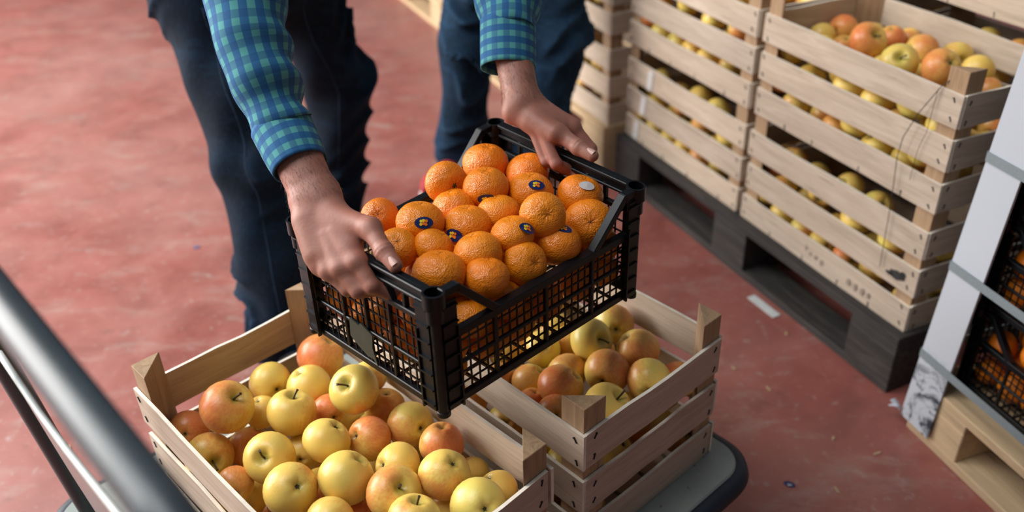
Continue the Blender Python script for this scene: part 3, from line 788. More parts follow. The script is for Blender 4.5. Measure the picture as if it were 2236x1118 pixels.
CRATE_FILL = [
  (-0.1768, -0.1242, 0.0468, 0.0388),
  (0.0554, 0.1233, 0.1852, 0.0397),
  (0.0624, 0.0513, 0.2148, 0.037),
  (-0.2557, -0.0902, 0.1118, 0.0383),
  (-0.1836, -0.0493, 0.0454, 0.0374),
  (0.2512, -0.1267, 0.1888, 0.0363),
  (-0.1952, 0.066, 0.2304, 0.0394),
  (-0.1346, -0.0796, 0.0952, 0.0387),
  (0.2544, -0.1234, 0.113, 0.0396),
  (0.12, -0.0788, 0.1999, 0.0391),
  (0.0381, -0.0086, 0.0439, 0.0359),
  (0.0747, -0.001, 0.107, 0.0354),
  (-0.0669, -0.0084, 0.107, 0.0362),
  (-0.101, -0.0503, 0.1567, 0.0372),
  (0.1572, -0.0621, 0.0465, 0.0385),
  (0.0778, -0.0694, 0.0453, 0.0373),
  (0.0143, -0.0556, 0.095, 0.0377),
  (0.1874, 0.1242, 0.0468, 0.0388),
  (0.0467, -0.1273, 0.1657, 0.0357),
  (0.2556, -0.0585, 0.1562, 0.0384),
  (-0.1218, 0.0996, 0.0436, 0.0356),
  (0.0284, 0.1265, 0.0445, 0.0365),
  (-0.01, 0.1244, 0.1099, 0.0386),
  (-0.1148, 0.1245, 0.2249, 0.0385),
  (0.0709, -0.1258, 0.2344, 0.0372),
  (-0.1817, 0.1263, 0.1032, 0.0367),
  (0.1919, 0.113, 0.2046, 0.0391),
  (0.1794, -0.1264, 0.1764, 0.0366),
  (-0.1824, -0.0095, 0.1061, 0.0355),
  (-0.0162, -0.1265, 0.128, 0.0365),
  (-0.1127, 0.1087, 0.1134, 0.0354),
  (-0.255, 0.124, 0.047, 0.039),
  (0.2035, 0.0673, 0.0923, 0.0359),
  (-0.0788, 0.0379, 0.0478, 0.0398),
  (-0.1737, -0.0601, 0.1561, 0.0363),
  (0.1233, 0.0882, 0.1838, 0.0367),
  (0.1833, -0.0957, 0.11, 0.0367),
  (-0.1012, -0.1259, 0.0451, 0.0371),
  (-0.2582, -0.0494, 0.1736, 0.0358),
  (-0.0865, 0.0567, 0.2348, 0.0355),
  (-0.0008, 0.0715, 0.1623, 0.0364),
  (0.18, -0.0422, 0.1649, 0.0395),
  (0.1303, 0.0957, 0.1111, 0.0366),
  (-0.0323, -0.0224, 0.0446, 0.0366),
  (-0.2556, 0.1246, 0.134, 0.0384),
  (-0.211, -0.0829, 0.2215, 0.0394),
  (0.2573, 0.0568, 0.0447, 0.0367),
  (0.0354, -0.0579, 0.2235, 0.0371),
  (0.105, 0.0038, 0.1744, 0.0386),
  (-0.255, 0.0603, 0.0917, 0.039),
  (0.2578, -0.0923, 0.0442, 0.0362),
  (0.0646, 0.1268, 0.1095, 0.0362),
  (-0.0576, -0.0797, 0.0862, 0.0388),
  (-0.0484, -0.0264, 0.2264, 0.0386),
  (-0.2048, 0.0023, 0.185, 0.0394),
  (-0.0904, -0.1241, 0.1407, 0.0389),
  (-0.2528, -0.1257, 0.0453, 0.0373),
  (0.1926, 0.1271, 0.1309, 0.0359),
  (0.0032, 0.0196, 0.1073, 0.0394),
  (-0.1927, 0.0791, 0.0465, 0.0385),
  (0.1025, 0.125, 0.046, 0.038),
  (-0.1901, 0.0586, 0.1336, 0.0384),
  (-0.2569, -0.1259, 0.1782, 0.0371),
  (0.0689, 0.0617, 0.142, 0.0369),
  (0.2291, -0.0366, 0.2244, 0.038),
  (0.157, -0.0066, 0.2304, 0.0386),
  (-0.1505, -0.1234, 0.191, 0.0396),
  (-0.1825, 0.1238, 0.1789, 0.0392),
  (-0.2569, 0.0558, 0.1683, 0.0371),
  (-0.0674, 0.0236, 0.1731, 0.037),
  (0.1467, 0.0214, 0.1106, 0.0396),
  (-0.007, 0.0627, 0.0451, 0.0371),
  (0.255, 0.0216, 0.1813, 0.039),
  (-0.1028, -0.0368, 0.0438, 0.0358),
  (-0.0123, -0.1256, 0.0454, 0.0374),
  (-0.1304, -0.0011, 0.2049, 0.0377),
  (0.255, 0.097, 0.1615, 0.039),
  (0.2239, -0.0019, 0.1133, 0.0393),
  (-0.0558, 0.0657, 0.1145, 0.036),
  (0.0168, 0.0016, 0.1814, 0.0382),
  (-0.0527, 0.1248, 0.0462, 0.0382),
  (0.1221, -0.127, 0.044, 0.036),
  (-0.2546, 0.1239, 0.2114, 0.0391),
  (-0.2561, -0.0143, 0.1089, 0.0379),
  (-0.0047, -0.1233, 0.2206, 0.0397),
  (-0.1231, 0.037, 0.1094, 0.0362),
  (0.1812, 0.042, 0.1766, 0.0377),
  (0.1107, -0.0034, 0.0448, 0.0368),
  (0.0677, 0.0583, 0.0468, 0.0383),
  (0.0625, -0.0565, 0.1534, 0.0381),
  (0.143, 0.063, 0.0457, 0.0377),
  (0.1877, 0.0057, 0.0448, 0.0368),
  (0.2564, -0.019, 0.0456, 0.0376),
  (-0.1515, 0.0168, 0.045, 0.037),
  (0.0498, -0.1236, 0.091, 0.0394),
  (-0.1278, 0.0682, 0.1758, 0.0374),
  (-0.0112, 0.1133, 0.2228, 0.0375),
  (0.1252, -0.0514, 0.1132, 0.0365),
  (0.1944, -0.1265, 0.0445, 0.0365),
  (0.1154, -0.1233, 0.1351, 0.0397),
  (-0.2572, -0.0524, 0.0448, 0.0368),
  (-0.0629, 0.1237, 0.167, 0.0393),
  (-0.1891, -0.1249, 0.1236, 0.0381),
  (0.2542, 0.1232, 0.0872, 0.0398),
  (-0.2242, 0.0118, 0.0441, 0.0361),
  (-0.0792, -0.0972, 0.2135, 0.0396),
  (-0.0256, -0.0591, 0.1601, 0.0389),
]
BOX_FILL = [
  (-0.0756, -0.1113, 0.1417, 0.0337),
  (0.16, 0.0705, 0.042, 0.034),
  (-0.1127, 0.1117, 0.1392, 0.0333),
  (-0.0835, 0.0635, 0.0427, 0.0347),
  (-0.0611, 0.1102, 0.1036, 0.0348),
  (0.0579, 0.0478, 0.0963, 0.0335),
  (0.11, -0.0208, 0.0393, 0.0313),
  (0.1235, -0.0598, 0.0959, 0.0335),
  (-0.1608, -0.1118, 0.1076, 0.0332),
  (0.0741, -0.1138, 0.0748, 0.0312),
  (-0.1623, -0.1133, 0.0397, 0.0317),
  (-0.0421, 0.1108, 0.0422, 0.0342),
  (-0.0258, -0.1011, 0.1047, 0.0348),
  (-0.0296, 0.0595, 0.1451, 0.0325),
  (0.1611, 0.0934, 0.1486, 0.0329),
  (-0.0701, 0.0155, 0.1339, 0.0335),
  (-0.1122, 0.0092, 0.0408, 0.0328),
  (0.161, 0.0517, 0.1047, 0.033),
  (0.0736, 0.0985, 0.1474, 0.0326),
  (0.0512, 0.1137, 0.0953, 0.0313),
  (0.1074, -0.0797, 0.0408, 0.0328),
  (-0.0483, -0.056, 0.1446, 0.0336),
  (-0.1033, -0.1122, 0.0408, 0.0328),
  (0.0998, -0.1099, 0.1297, 0.0351),
  (0.0114, -0.06, 0.0773, 0.0324),
  (0.021, 0.1102, 0.0428, 0.0348),
  (-0.1594, 0.0989, 0.1, 0.0346),
  (0.1595, -0.0097, 0.1003, 0.0345),
  (-0.153, 0.0544, 0.0414, 0.0334),
  (0.0094, -0.0094, 0.0404, 0.0324),
  (-0.079, -0.0798, 0.0846, 0.0317),
  (-0.1102, 0.1127, 0.0665, 0.0323),
  (0.0948, -0.0524, 0.1542, 0.0332),
  (0.1607, -0.0507, 0.0413, 0.0333),
  (0.047, -0.0007, 0.1486, 0.033),
  (-0.0324, -0.0206, 0.0954, 0.0347),
  (0.0569, -0.045, 0.04, 0.032),
  (-0.0025, 0.0868, 0.097, 0.0343),
  (0.1163, 0.1124, 0.0406, 0.0326),
  (-0.0922, -0.046, 0.0394, 0.0314),
  (-0.0505, 0.0094, 0.0425, 0.0345),
  (0.1599, 0.1109, 0.0896, 0.0341),
  (0.1609, 0.0095, 0.0411, 0.0331),
  (-0.0025, 0.0511, 0.0429, 0.0349),
  (0.0635, 0.0137, 0.0402, 0.0322),
  (0.0981, -0.0054, 0.1143, 0.0341),
  (-0.1613, -0.0245, 0.0407, 0.0327),
  (0.1126, 0.0358, 0.0691, 0.0343),
  (0.0028, 0.0275, 0.1079, 0.0316),
  (-0.034, -0.0493, 0.0404, 0.0324),
  (0.0145, -0.0575, 0.1393, 0.035),
  (-0.0478, 0.0479, 0.0891, 0.0314),
  (0.1623, -0.0546, 0.1414, 0.0317),
  (-0.1613, 0.0372, 0.0992, 0.0327),
  (-0.0413, -0.11, 0.0431, 0.035),
  (0.1037, 0.0901, 0.094, 0.0316),
  (0.1591, -0.1101, 0.1049, 0.0349),
  (0.11, 0.0506, 0.1386, 0.0335),
  (0.0644, -0.0639, 0.1035, 0.0322),
  (-0.159, -0.0244, 0.1067, 0.035),
  (-0.1049, 0.0619, 0.1026, 0.0344),
  (0.0336, -0.1124, 0.1172, 0.0326),
  (-0.1624, 0.1134, 0.0396, 0.0316),
  (0.0426, -0.011, 0.0896, 0.0322),
  (0.0709, 0.073, 0.0415, 0.0335),
  (0.0313, 0.0569, 0.1495, 0.0319),
  (0.0162, 0.1134, 0.1483, 0.0316),
  (-0.0982, -0.0196, 0.0922, 0.0331),
  (0.1598, -0.1113, 0.0417, 0.0337),
  (-0.1174, -0.0666, 0.1299, 0.0342),
  (0.0228, -0.1101, 0.0429, 0.0349),
  (-0.136, -0.0701, 0.0709, 0.0332),
]
# ------------------------------------------------------------------ floor
def make_floor():
    b = MB(); n = 24
    b.add([(-8, -4, 0), (8, -4, 0), (8, 12, 0), (-8, 12, 0)], [(0, 1, 2, 3)])
    o = b.build('floor', FLOOR); tag(o, kind='structure')
make_floor()

# ------------------------------------------------------------------ wooden crates
CW, CD, SW, SP, ST, POSTH = .60, .34, .0697, .0962, .0055, .310
LEVELS = [0.0, SP, 2 * SP]
_cache = {}
def slat_mesh(L, var):
    key = ('slat', L, var)
    if key in _cache: return _cache[key]
    rnd = random.Random(var * 17 + int(L * 1000)); n = 7
    V = []; Fs = []
    xs = [-L / 2 + L * i / n for i in range(n + 1)]
    ph = rnd.uniform(0, 6)
    for i, x in enumerate(xs):
        e = rnd.uniform(-.0035, .001) if i in (0, n) else 0
        top = SW + .0012 * math.sin(ph + i * 1.3) + rnd.uniform(-.0006, .0006)
        bot = .0008 * math.sin(ph * 2 + i) + rnd.uniform(-.0004, .0004)
        bow = .0012 * math.sin(math.pi * i / n) * rnd.choice((1, 1, -.3))
        xx = x + (e if i == n else -e)
        for yy, zz in ((-ST / 2, bot), (ST / 2, bot), (ST / 2, top), (-ST / 2, top)):
            V.append((xx, yy + bow, zz))
    b = MB(); b.v = V
    for i in range(n):
        p, q = 4 * i, 4 * i + 4
        for k in range(4):
            l = (k + 1) % 4
            b.f.append((p + k, p + l, q + l, q + k)); b.m.append(1 if k == 2 else 0)
    b.f.append((0, 3, 2, 1)); b.m.append(1); e = 4 * n; b.f.append((e, e + 1, e + 2, e + 3)); b.m.append(1)
    _cache[key] = b.mesh('slat', [WOOD, EDGE]); return _cache[key]
def post_mesh():
    if 'post' in _cache: return _cache['post']
    b = MB(); s = .047; b.prism([(0, 0), (s, 0), (0, s)], 0, POSTH)
    _cache['post'] = b.mesh('corner_post', POST, bevel=.0008); return _cache['post']
def floor_mesh(w):
    key = ('fl', w)
    if key in _cache: return _cache[key]
    b = MB(); b.box((0, 0, 0), (CW - .016, w, .005)); _cache[key] = b.mesh('floor_board', WOOD); return _cache[key]
def staple_mesh(tall):
    key = ('stp', tall)
    if key in _cache: return _cache[key]
    b = MB(); b.box((0, 0, 0), (.0020, .0016, .013 if tall else .0105)); b.box((.0012, 0, .004), (.0035, .0014, .0018))
    _cache[key] = b.mesh('staple', STAPLE); return _cache[key]

def wood_crate(centre, yaw, label, group=None, seed=0, staples=True, post=1.0):
    rnd = random.Random(seed)
    r = empty('wooden_crate', centre, yaw, label, 'crate', group)
    for sx in (-1, 1):
        for sy in (-1, 1):
            rz = {(1, 1): math.pi, (-1, 1): -math.pi / 2, (-1, -1): 0, (1, -1): math.pi / 2}[(sx, sy)]
            place('corner_post', post_mesh(), r, (sx * (CW / 2 - ST - .0005), sy * (CD / 2 - ST - .0005), 0.0002), (0, 0, rz), (1, 1, post))
    for k, z in enumerate(LEVELS):
        for sy in (-1, 1):
            s = place('slat', slat_mesh(CW, rnd.randrange(5)), r, (rnd.uniform(-.002, .002), sy * (CD / 2 - ST / 2), z + .0008), (rnd.uniform(-.01, .01), rnd.uniform(-.004, .004), 0 if sy > 0 else math.pi))
            if staples and sy > 0:
                for sx in (-1, 1):
                    for h in (.014, .056):
                        place('staple', staple_mesh(False), s, (sx * (CW / 2 - rnd.uniform(.013, .022)), ST / 2 + .0009, h + rnd.uniform(-.004, .004)), (0, rnd.uniform(.2, .7), 0))
                if k == 0:
                    for x in (-.2, -.07, .06, .19):
                        place('staple', staple_mesh(True), s, (x + rnd.uniform(-.02, .02), ST / 2 + .0009, .007), (0, rnd.uniform(-.15, .15), 0))
        for sx in (-1, 1):
            s = place('slat', slat_mesh(CD - 2 * ST - .002, rnd.randrange(5)), r, (sx * (CW / 2 - ST / 2), 0, z + rnd.uniform(0, .0016)), (0, rnd.uniform(-.006, .006), math.pi / 2 if sx < 0 else -math.pi / 2))
            if staples and sx < 0:
                for sy in (-1, 1):
                    for h in (.014, .056):
                        place('staple', staple_mesh(False), s, (sy * (CD / 2 - rnd.uniform(.018, .026)), ST / 2 + .0009, h + rnd.uniform(-.004, .004)), (0, rnd.uniform(-.7, -.2), 0))
    for j in range(5):
        place('floor_board', floor_mesh(.055), r, (0, -.126 + j * .063, .0035))
    return r

def frame(centre, yaw):
    return Matrix.Translation(Vector(centre)) @ Matrix.Rotation(yaw, 4, 'Z')

# ------------------------------------------------------------------ apples
def apple_mesh(var):
    key = ('apple', var)
    if key in _cache: return _cache[key]
    rnd = random.Random(var + 40); nt, nph = 22, 26; V = []; Fs = []
    e1, e2, ph = rnd.uniform(-.04, .04), rnd.uniform(-.05, .05), rnd.uniform(0, 6)
    tall = rnd.uniform(.86, .94); lean = rnd.uniform(-.05, .05)
    for i in range(nt + 1):
        th = math.pi * (i / nt)
        for k in range(nph):
            p = 2 * math.pi * k / nph
            r = math.sin(th) ** .92; z = math.cos(th) * tall
            z -= .34 * math.exp(-(r / .23) ** 2) if th < math.pi / 2 else -.24 * math.exp(-(r / .21) ** 2)
            taper = 1 + .06 * math.cos(th) + e1 * math.cos(2 * p + ph) * math.sin(th) + .022 * math.cos(5 * p + ph) * max(0, -math.cos(th))
            x, y = r * taper * math.cos(p), r * taper * math.sin(p)
            z += e2 * x * .6 + .02 * math.cos(5 * p + ph) * math.exp(-((r - .35) / .2) ** 2) * (1 if th > 1.57 else -.4)
            V.append((x + lean * z, y, z))
    for i in range(nt):
        for k in range(nph):
            l = (k + 1) % nph; Fs.append((i * nph + k, (i + 1) * nph + k, (i + 1) * nph + l, i * nph + l))
    b = MB(); b.v = V; b.f = Fs; b.m = [0] * len(Fs)
    me = b.mesh('apple', APPLE, smooth=True)
    bm = bmesh.new(); bm.from_mesh(me); bmesh.ops.remove_doubles(bm, verts=bm.verts, dist=.004); bm.to_mesh(me); bm.free()
    me.polygons.foreach_set('use_smooth', [True] * len(me.polygons))
    _cache[key] = me; return me
def stem_mesh(var):
    key = ('stem', var)
    if key in _cache: return _cache[key]
    rnd = random.Random(var + 9); b = MB(); L = rnd.uniform(.5, .72); cx = rnd.uniform(-.3, .3); cy = rnd.uniform(-.3, .3)
    pts = [(cx * t * t, cy * t * t, .48 + L * t) for t in (0, .3, .6, .9, 1)]
    b.tube(pts, [.045, .04, .036, .042, .06], 7); _cache[key] = b.mesh('stem', STEM, smooth=True, angle=50); return _cache[key]
def calyx_mesh():
    if 'calyx' in _cache: return _cache['calyx']
    b = MB()
    for k in range(5):
        a = k * 2 * math.pi / 5
        c, s = math.cos(a), math.sin(a); d = (-s, c)
        b.add([(.02 * c + d[0] * .05, .02 * s + d[1] * .05, -.67), (.02 * c - d[0] * .05, .02 * s - d[1] * .05, -.67), (.10 * c, .10 * s, -.74), (.02 * c, .02 * s, -.62)], [(0, 1, 2), (0, 2, 3), (1, 3, 2), (0, 3, 1)])
    b.lathe([(.0, -.64), (.09, -.655), (.07, -.69), (.0, -.70)], 8)
    _cache['calyx'] = b.mesh('calyx', CALYX); return _cache['calyx']
def basis(zax, xax):
    z = Vector(zax).normalized(); x = Vector(xax); x = x - z * x.dot(z)
    if x.length < 1e-3: x = z.orthogonal()
    x.normalize(); y = z.cross(x)
    return Matrix((x, y, z)).transposed()
_na = [0]
def apple(world, r, axis, blush_dir, blush, green, label, group=None, ends=True):
    _na[0] += 1; k = _na[0]
    o = place('apple', apple_mesh(k % 6), None, world, basis(axis, blush_dir), r)
    o.color = (blush, green, random.random(), 1)
    tag(o, label, 'apple', group)
    if ends:
        place('stem', stem_mesh(k % 4), o); place('calyx', calyx_mesh(), o)
    return o
def rand_dir(rnd):
    return Vector((rnd.gauss(0, 1), rnd.gauss(0, 1), rnd.gauss(0, 1))).normalized()

ORD = ['first', 'second', 'third', 'fourth', 'fifth', 'sixth', 'seventh', 'eighth', 'ninth', 'tenth', 'eleventh', 'twelfth', 'thirteenth', 'fourteenth']
def row_labels(rows, face, bands, pattern, other):
    """label fruits that lie against a slatted or meshed face by their row and count along it"""
    out = {}
    for nm, z0, z1 in bands:
        S = sorted([q for q in rows if face(*q[:3]) and z0 <= q[2] < z1], key=lambda q: q[0])
        for k, q in enumerate(S): out[q] = pattern % (ORD[min(k, 13)], nm)
    return {q: out.get(q, other) for q in rows}
GAPS = [('lowest', -1, .075), ('middle', .075, .165), ('upper', .165, 1)]
def fill_apples(rows, F, keep, label, group, seed, redder=0.0, where=None):
    rnd = random.Random(seed); R3 = F.to_3x3()
    rows = [tuple(q) for q in rows if keep(*q[:3])]
    labs = row_labels(rows, lambda x, y, z: y > .10, GAPS, '%s apple from the near end in the %s row, ' + where, label) if where else {q: label for q in rows}
    if where:
        ends = row_labels([(q[1], q[0], q[2], q[3]) for q in rows if labs[q] == label and q[0] < -.19], lambda x, y, z: True, GAPS, '%s apple from the far post, %s row, near end, ' + where.replace('left side of ', ''), label)
        for q in rows:
            if (q[1], q[0], q[2], q[3]) in ends: labs[q] = ends[(q[1], q[0], q[2], q[3])]
    for q in rows:
        x, y, z, r = q
        label = labs[q]
        ax = rand_dir(rnd)
        apple(F @ Vector((x, y, z)), r, ax, rand_dir(rnd), min(1, max(.02, rnd.betavariate(1.1, 1.6) + redder)), rnd.uniform(.1, .8), label, group)

def named_apples(rows, F, group):
    R3 = F.to_3x3()
    for row in rows:
        x, y, z, r, ax, ay, az, bx, by, bz, bl, gr, lab = row
        apple(F @ Vector((x, y, z)), max(r, .0285), R3 @ Vector((ax, ay, az)), R3 @ Vector((bx, by, bz)), bl, gr, lab, group)

# --- the two crates on the trolley
YL, YR = math.radians(133.476), math.radians(131.711)
CL, CR = (-.2822, 1.0038, .2440), (.0237, 1.2957, .2440)
wood_crate(CL, YL, 'open wooden crate of yellow apples in the foreground, left of the two on the trolley', 'open crates of apples on the trolley', 3)
wood_crate(CR, YR, 'open wooden crate of apples under the black crate, right of the two on the trolley', 'open crates of apples on the trolley', 8)
FL, FR = frame(CL, YL), frame(CR, YR)
named_apples(APPLES_FRONT, FL, 'apples in the front crate')
fill_apples(APPLES_FRONT_FILL, FL, lambda x, y, z: y > .06 or z > .085 or x < -.2, 'apple in the lower layers of the front crate, below the top ones', 'lower apples in the front crate', 21, 0, 'left side of the front crate')
named_apples(APPLES_RIGHT, FR, 'apples in the right trolley crate')
fill_apples(APPLES_RIGHT_FILL, FR, lambda x, y, z: y > .07 or x < -.18 or z > .12, 'apple low in the right trolley crate, showing between its slats or behind the top ones', 'lower apples in the right trolley crate', 22, .1, 'left side of right trolley crate')

# --- the stacks on the old pallet
Y2, Y1 = math.radians(114.27), math.radians(113.78)
def ab(y): return Vector((math.cos(y), math.sin(y), 0)), Vector((-math.sin(y), math.cos(y), 0))
a2, b2 = ab(Y2); a1, b1 = ab(Y1)
PZ = .160; HC = .3110
n2 = Vector((.8877, 1.6162, PZ)); n1 = Vector((.6320, 2.1824, PZ))
c2 = n2 + a2 * .3 - b2 * .17; c1 = n1 + a1 * .3 - b1 * .17
front = lambda x, y, z: y > .085 or x < -.215
def level(c, k): return Vector((c.x, c.y, PZ + k * HC))
wood_crate(level(c2, 1), Y2, 'open wooden apple crate on top of the nearest pallet stack, wire hooked on its slat', 'crates of the nearest pallet stack', 31)
F = frame(level(c2, 1), Y2)
named_apples(APPLES_TOP, F, 'apples in the top crate of the nearest stack')
fill_apples(APPLES_TOP_FILL, F, lambda x, y, z: y > .07 or x < -.2 or z > .13, 'apple between the slats of the top crate of the nearest stack', 'lower apples in the top crate of the nearest stack', 41, 0, 'top crate of the nearest stack')
NEAR_LOW = wood_crate(level(c2, 0), Y2, 'wooden apple crate at the bottom of the nearest pallet stack, stamped lowest slat', 'crates of the nearest pallet stack', 32)
fill_apples(CRATE_FILL, frame(level(c2, 0), Y2), front, 'apple seen between the slats of the bottom crate of the nearest stack', 'apples in the bottom crate of the nearest stack', 42, 0, 'bottom crate of the nearest stack')
MID_LOW = wood_crate(level(c1, 0), Y1, 'wooden apple crate at the bottom of the middle stack, pale marks on its slats', 'crates of the middle pallet stack', 33)
fill_apples(CRATE_FILL, frame(level(c1, 0), Y1), front, 'apple seen between the slats of the bottom crate of the middle stack', 'apples in the bottom crate of the middle stack', 43, -.15, 'bottom crate of the middle stack')
wood_crate(level(c1, 1), Y1, 'wooden apple crate second from the bottom of the middle pallet stack', 'crates of the middle pallet stack', 34)
fill_apples(CRATE_FILL, frame(level(c1, 1), Y1), lambda x, y, z: front(x, y, z) or z > .17, 'apple in the upper crate of the middle stack', 'apples in the upper crate of the middle stack', 44, -.05, 'upper crate of the middle stack')
# second row behind
c3 = c2 - b2 * .350
def level3(c, k): return Vector((c.x, c.y, PZ + k * .302))
for k in range(3):
    wood_crate(level3(c3, k), Y2, ['wooden crate low in the row hidden behind the nearest stack', 'wooden crate in the dark behind the open top crate', 'topmost wooden crate behind the nearest stack, at the upper right'][k], 'crates behind the nearest stack', 50 + k, staples=(k == 2), post=.970)
    if k > 0:
        fill_apples(CRATE_FILL, frame(level3(c3, k), Y2), lambda x, y, z: y > .085 and z > .09, ['', 'apple in the dark crate behind the open top crate', 'apple in the topmost crate at the upper right'][k], ['', 'apples in the dark back crate', 'apples in the upper right crate'][k], 60 + k, 0, ('', 'dark crate behind the open one', 'topmost crate at the upper right')[k])
c4 = c1 - b1 * .365
for k in range(2):
    wood_crate(level(c4, k), Y1, ['lower wooden crate hidden behind the middle stack', 'upper wooden crate hidden behind the middle stack'][k], 'crates behind the middle stack', 70 + k, staples=False)
fill_apples(CRATE_FILL, frame(level(c4, 1), Y1), lambda x, y, z: z > .17, 'apple in the upper crate behind the middle stack', 'apples behind the middle stack', 71)
# far stack beyond the middle one
Y0 = math.radians(114.4); a0, b0 = ab(Y0)
n0 = Vector((.336, 2.784, PZ)); c0 = n0 + a0 * .3 - b0 * .17
for k in range(3):
    wood_crate(level(c0, k), Y0, ['lowest crate of the far stack standing behind the blue jeans on the right', 'second crate up of the far stack behind the blue jeans', 'topmost crate of the far stack behind the blue jeans'][k], 'crates of the far stack', 80 + k, staples=False)
    if k < 3:
        fill_apples(CRATE_FILL, frame(level(c0, k), Y0), lambda x, y, z: y > .1 and x < .15, 'apple deep in a crate of the far stack', 'apples in the far stack', 90 + k, .2, '%s crate of the far stack' % ('lowest', 'second', 'topmost')[k])

# --- pallets
def pallet(corner, yaw, L, W, h, mat, label, wdir=1):
    r = empty('pallet', corner, yaw, label, 'pallet')
    t = .022; bh = h - 3 * t
    def box_(name, c, s, rz=0):
        key = (name, s, mat.name)
        if key not in _cache:
            b = MB(); b.box((0, 0, 0), s); _cache[key] = b.mesh(name, mat, bevel=.002)
        place(name, _cache[key], r, c)
    ws = [.145, .10, .145, .10, .145]
    ys = [.0725, .235, W / 2, W - .235, W - .0725]
    for w, y in zip(ws, ys): box_('top_board', (L / 2, wdir * y, h - t / 2), (L, w, t))
    for x in (.0725, L / 2, L - .0725): box_('cross_board', (x, wdir * W / 2, h - t * 1.5), (.145, W, t))
    for x in (.0725, L / 2, L - .0725):
        for y in (.05, W / 2, W - .05): box_('block', (x, wdir * y, t + bh / 2), (.145, .10, bh))
    for y in (.05, W / 2, W - .05): box_('bottom_board', (L / 2, wdir * y, t / 2), (L, .10, t))
    return r
p2 = n2 - a2 * .015 + b2 * .028
pallet((p2.x, p2.y, 0), Y2, 1.24, .80, PZ, PALLET_OLD, 'dark dirty pallet carrying the nearest and middle stacks of apple crates', -1)
p0 = n0 - a0 * .01 + b0 * .02
pallet((p0.x, p0.y, 0), Y0, 1.2, .80, PZ, PALLET_NEW, 'pale pallet under the far stack of crates', -1)
Yf = math.radians(114)
pallet((-.30, 4.25, 0), Yf, 1.2, .8, .145, PALLET_NEW, 'pale pallet far away at the top edge behind the jeans', -1)
af, bf = ab(Yf)
pf = Vector((-.30, 4.25, .1455)) + af * .32 - bf * .19
wood_crate(tuple(pf), Yf, 'wooden crate on the near end of the far pallet', None, 96, staples=False)

# wire hooked on the top slat of the nearest stack
def wire():
    o = n2 + Vector((0, 0, HC)); f_ = lambda x, out, z: o + a2 * x + b2 * (.0035 + out) + Vector((0, 0, z))
    pts = [f_(.028, -.030, .268), f_(.034, -.022, .281), f_(.046, -.012, .283), f_(.055, .0, .268), f_(.060, .004, .255), f_(.085, .012, .20), f_(.105, .016, .14), f_(.112, .012, .09),
           f_(.108, .008, .02), f_(.104, .006, -.05), f_(.100, .006, -.13), f_(.098, .004, -.185)]
    P = []
    for i in range(len(pts) - 1):
        for t in (0, .5): P.append(pts[i].lerp(pts[i + 1], t))
    P.append(pts[-1])
    b = MB(); b.tube(P, .0010, 6); o_ = b.build('wire', WIRE, smooth=True); tag(o_, 'thin bent wire hooked over the top slat of the nearest stack', 'wire')
    pts = [f_(.058, .004, .262), f_(.060, .004, .20), f_(.061, .004, .165), f_(.067, .004, .145), f_(.072, .004, .12), f_(.074, .004, .05)]
    b = MB(); b.tube(pts, .0006, 5); o_ = b.build('thread', WIRE, smooth=True); tag(o_, 'fine thread hanging straight down beside the bent wire', 'thread')
wire()
# stamped marks and smears on slats of the nearest bottom crate
def mark(name, polys, origin, ax, out, mat, label, cat):
    b = MB()
    for poly in polys:
        pts = [origin + ax * x + Vector((0, 0, z)) + out * .0004 for x, z in poly]
        b.add(pts, [tuple(range(len(pts)))])
    o = b.build(name, mat); tag(o, label, cat); return o

PALE_STRIP = plain('pale_strip_tone', '#d9d6d2', .35, .05, 40)
INK = plain('faded_grey_stamp', '#8f8173', .8, .15, 60); SMEAR = plain('black_smear', '#2b2a2b', .8, .3, 60)
def patch(crate_c, yaw, polys, name, mat, parent, label):
    b = MB()
    for poly in polys: b.add([(x, CD / 2 + .0026, z) for x, z in poly], [tuple(range(len(poly)))])
    o = b.build(name, mat, parent); o['label'] = label
def blob(cx, cz, rx, rz, seed, n=11):
    rr = random.Random(seed); return [(cx + rx * rr.uniform(.7, 1.1) * math.cos(2 * math.pi * i / n), cz + rz * rr.uniform(.7, 1.1) * math.sin(2 * math.pi * i / n)) for i in range(n)]
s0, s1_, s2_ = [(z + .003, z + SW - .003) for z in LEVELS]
for (za, zb), x in ((s2_, .165), (s1_, .198), (s0, .232)):  # pale slanted band, one thin patch on each of the three slats
    patch(None, 0, [[(x - .016, zb), (x + .012, zb), (x + .020, za), (x - .008, za)]], 'pale_strip', PALE_STRIP, MID_LOW, 'pale strip')
patch(None, 0, [blob(-.245, .128, .024, .012, 3), blob(-.262, .137, .010, .008, 4), blob(-.228, .122, .014, .005, 5)], 'ink_smear', SMEAR, NEAR_LOW, 'black smear')
patch(None, 0, [blob(.035, .043, .0025, .010, 6), blob(.018, .034, .006, .006, 7), blob(-.002, .034, .007, .008, 8), blob(-.024, .031, .007, .010, 9), blob(-.118, .030, .007, .010, 10), blob(-.140, .029, .007, .010, 11), blob(-.163, .030, .007, .010, 12), blob(-.183, .031, .005, .009, 13)], 'ink_stamp', INK, NEAR_LOW, 'faded row of stamped marks')

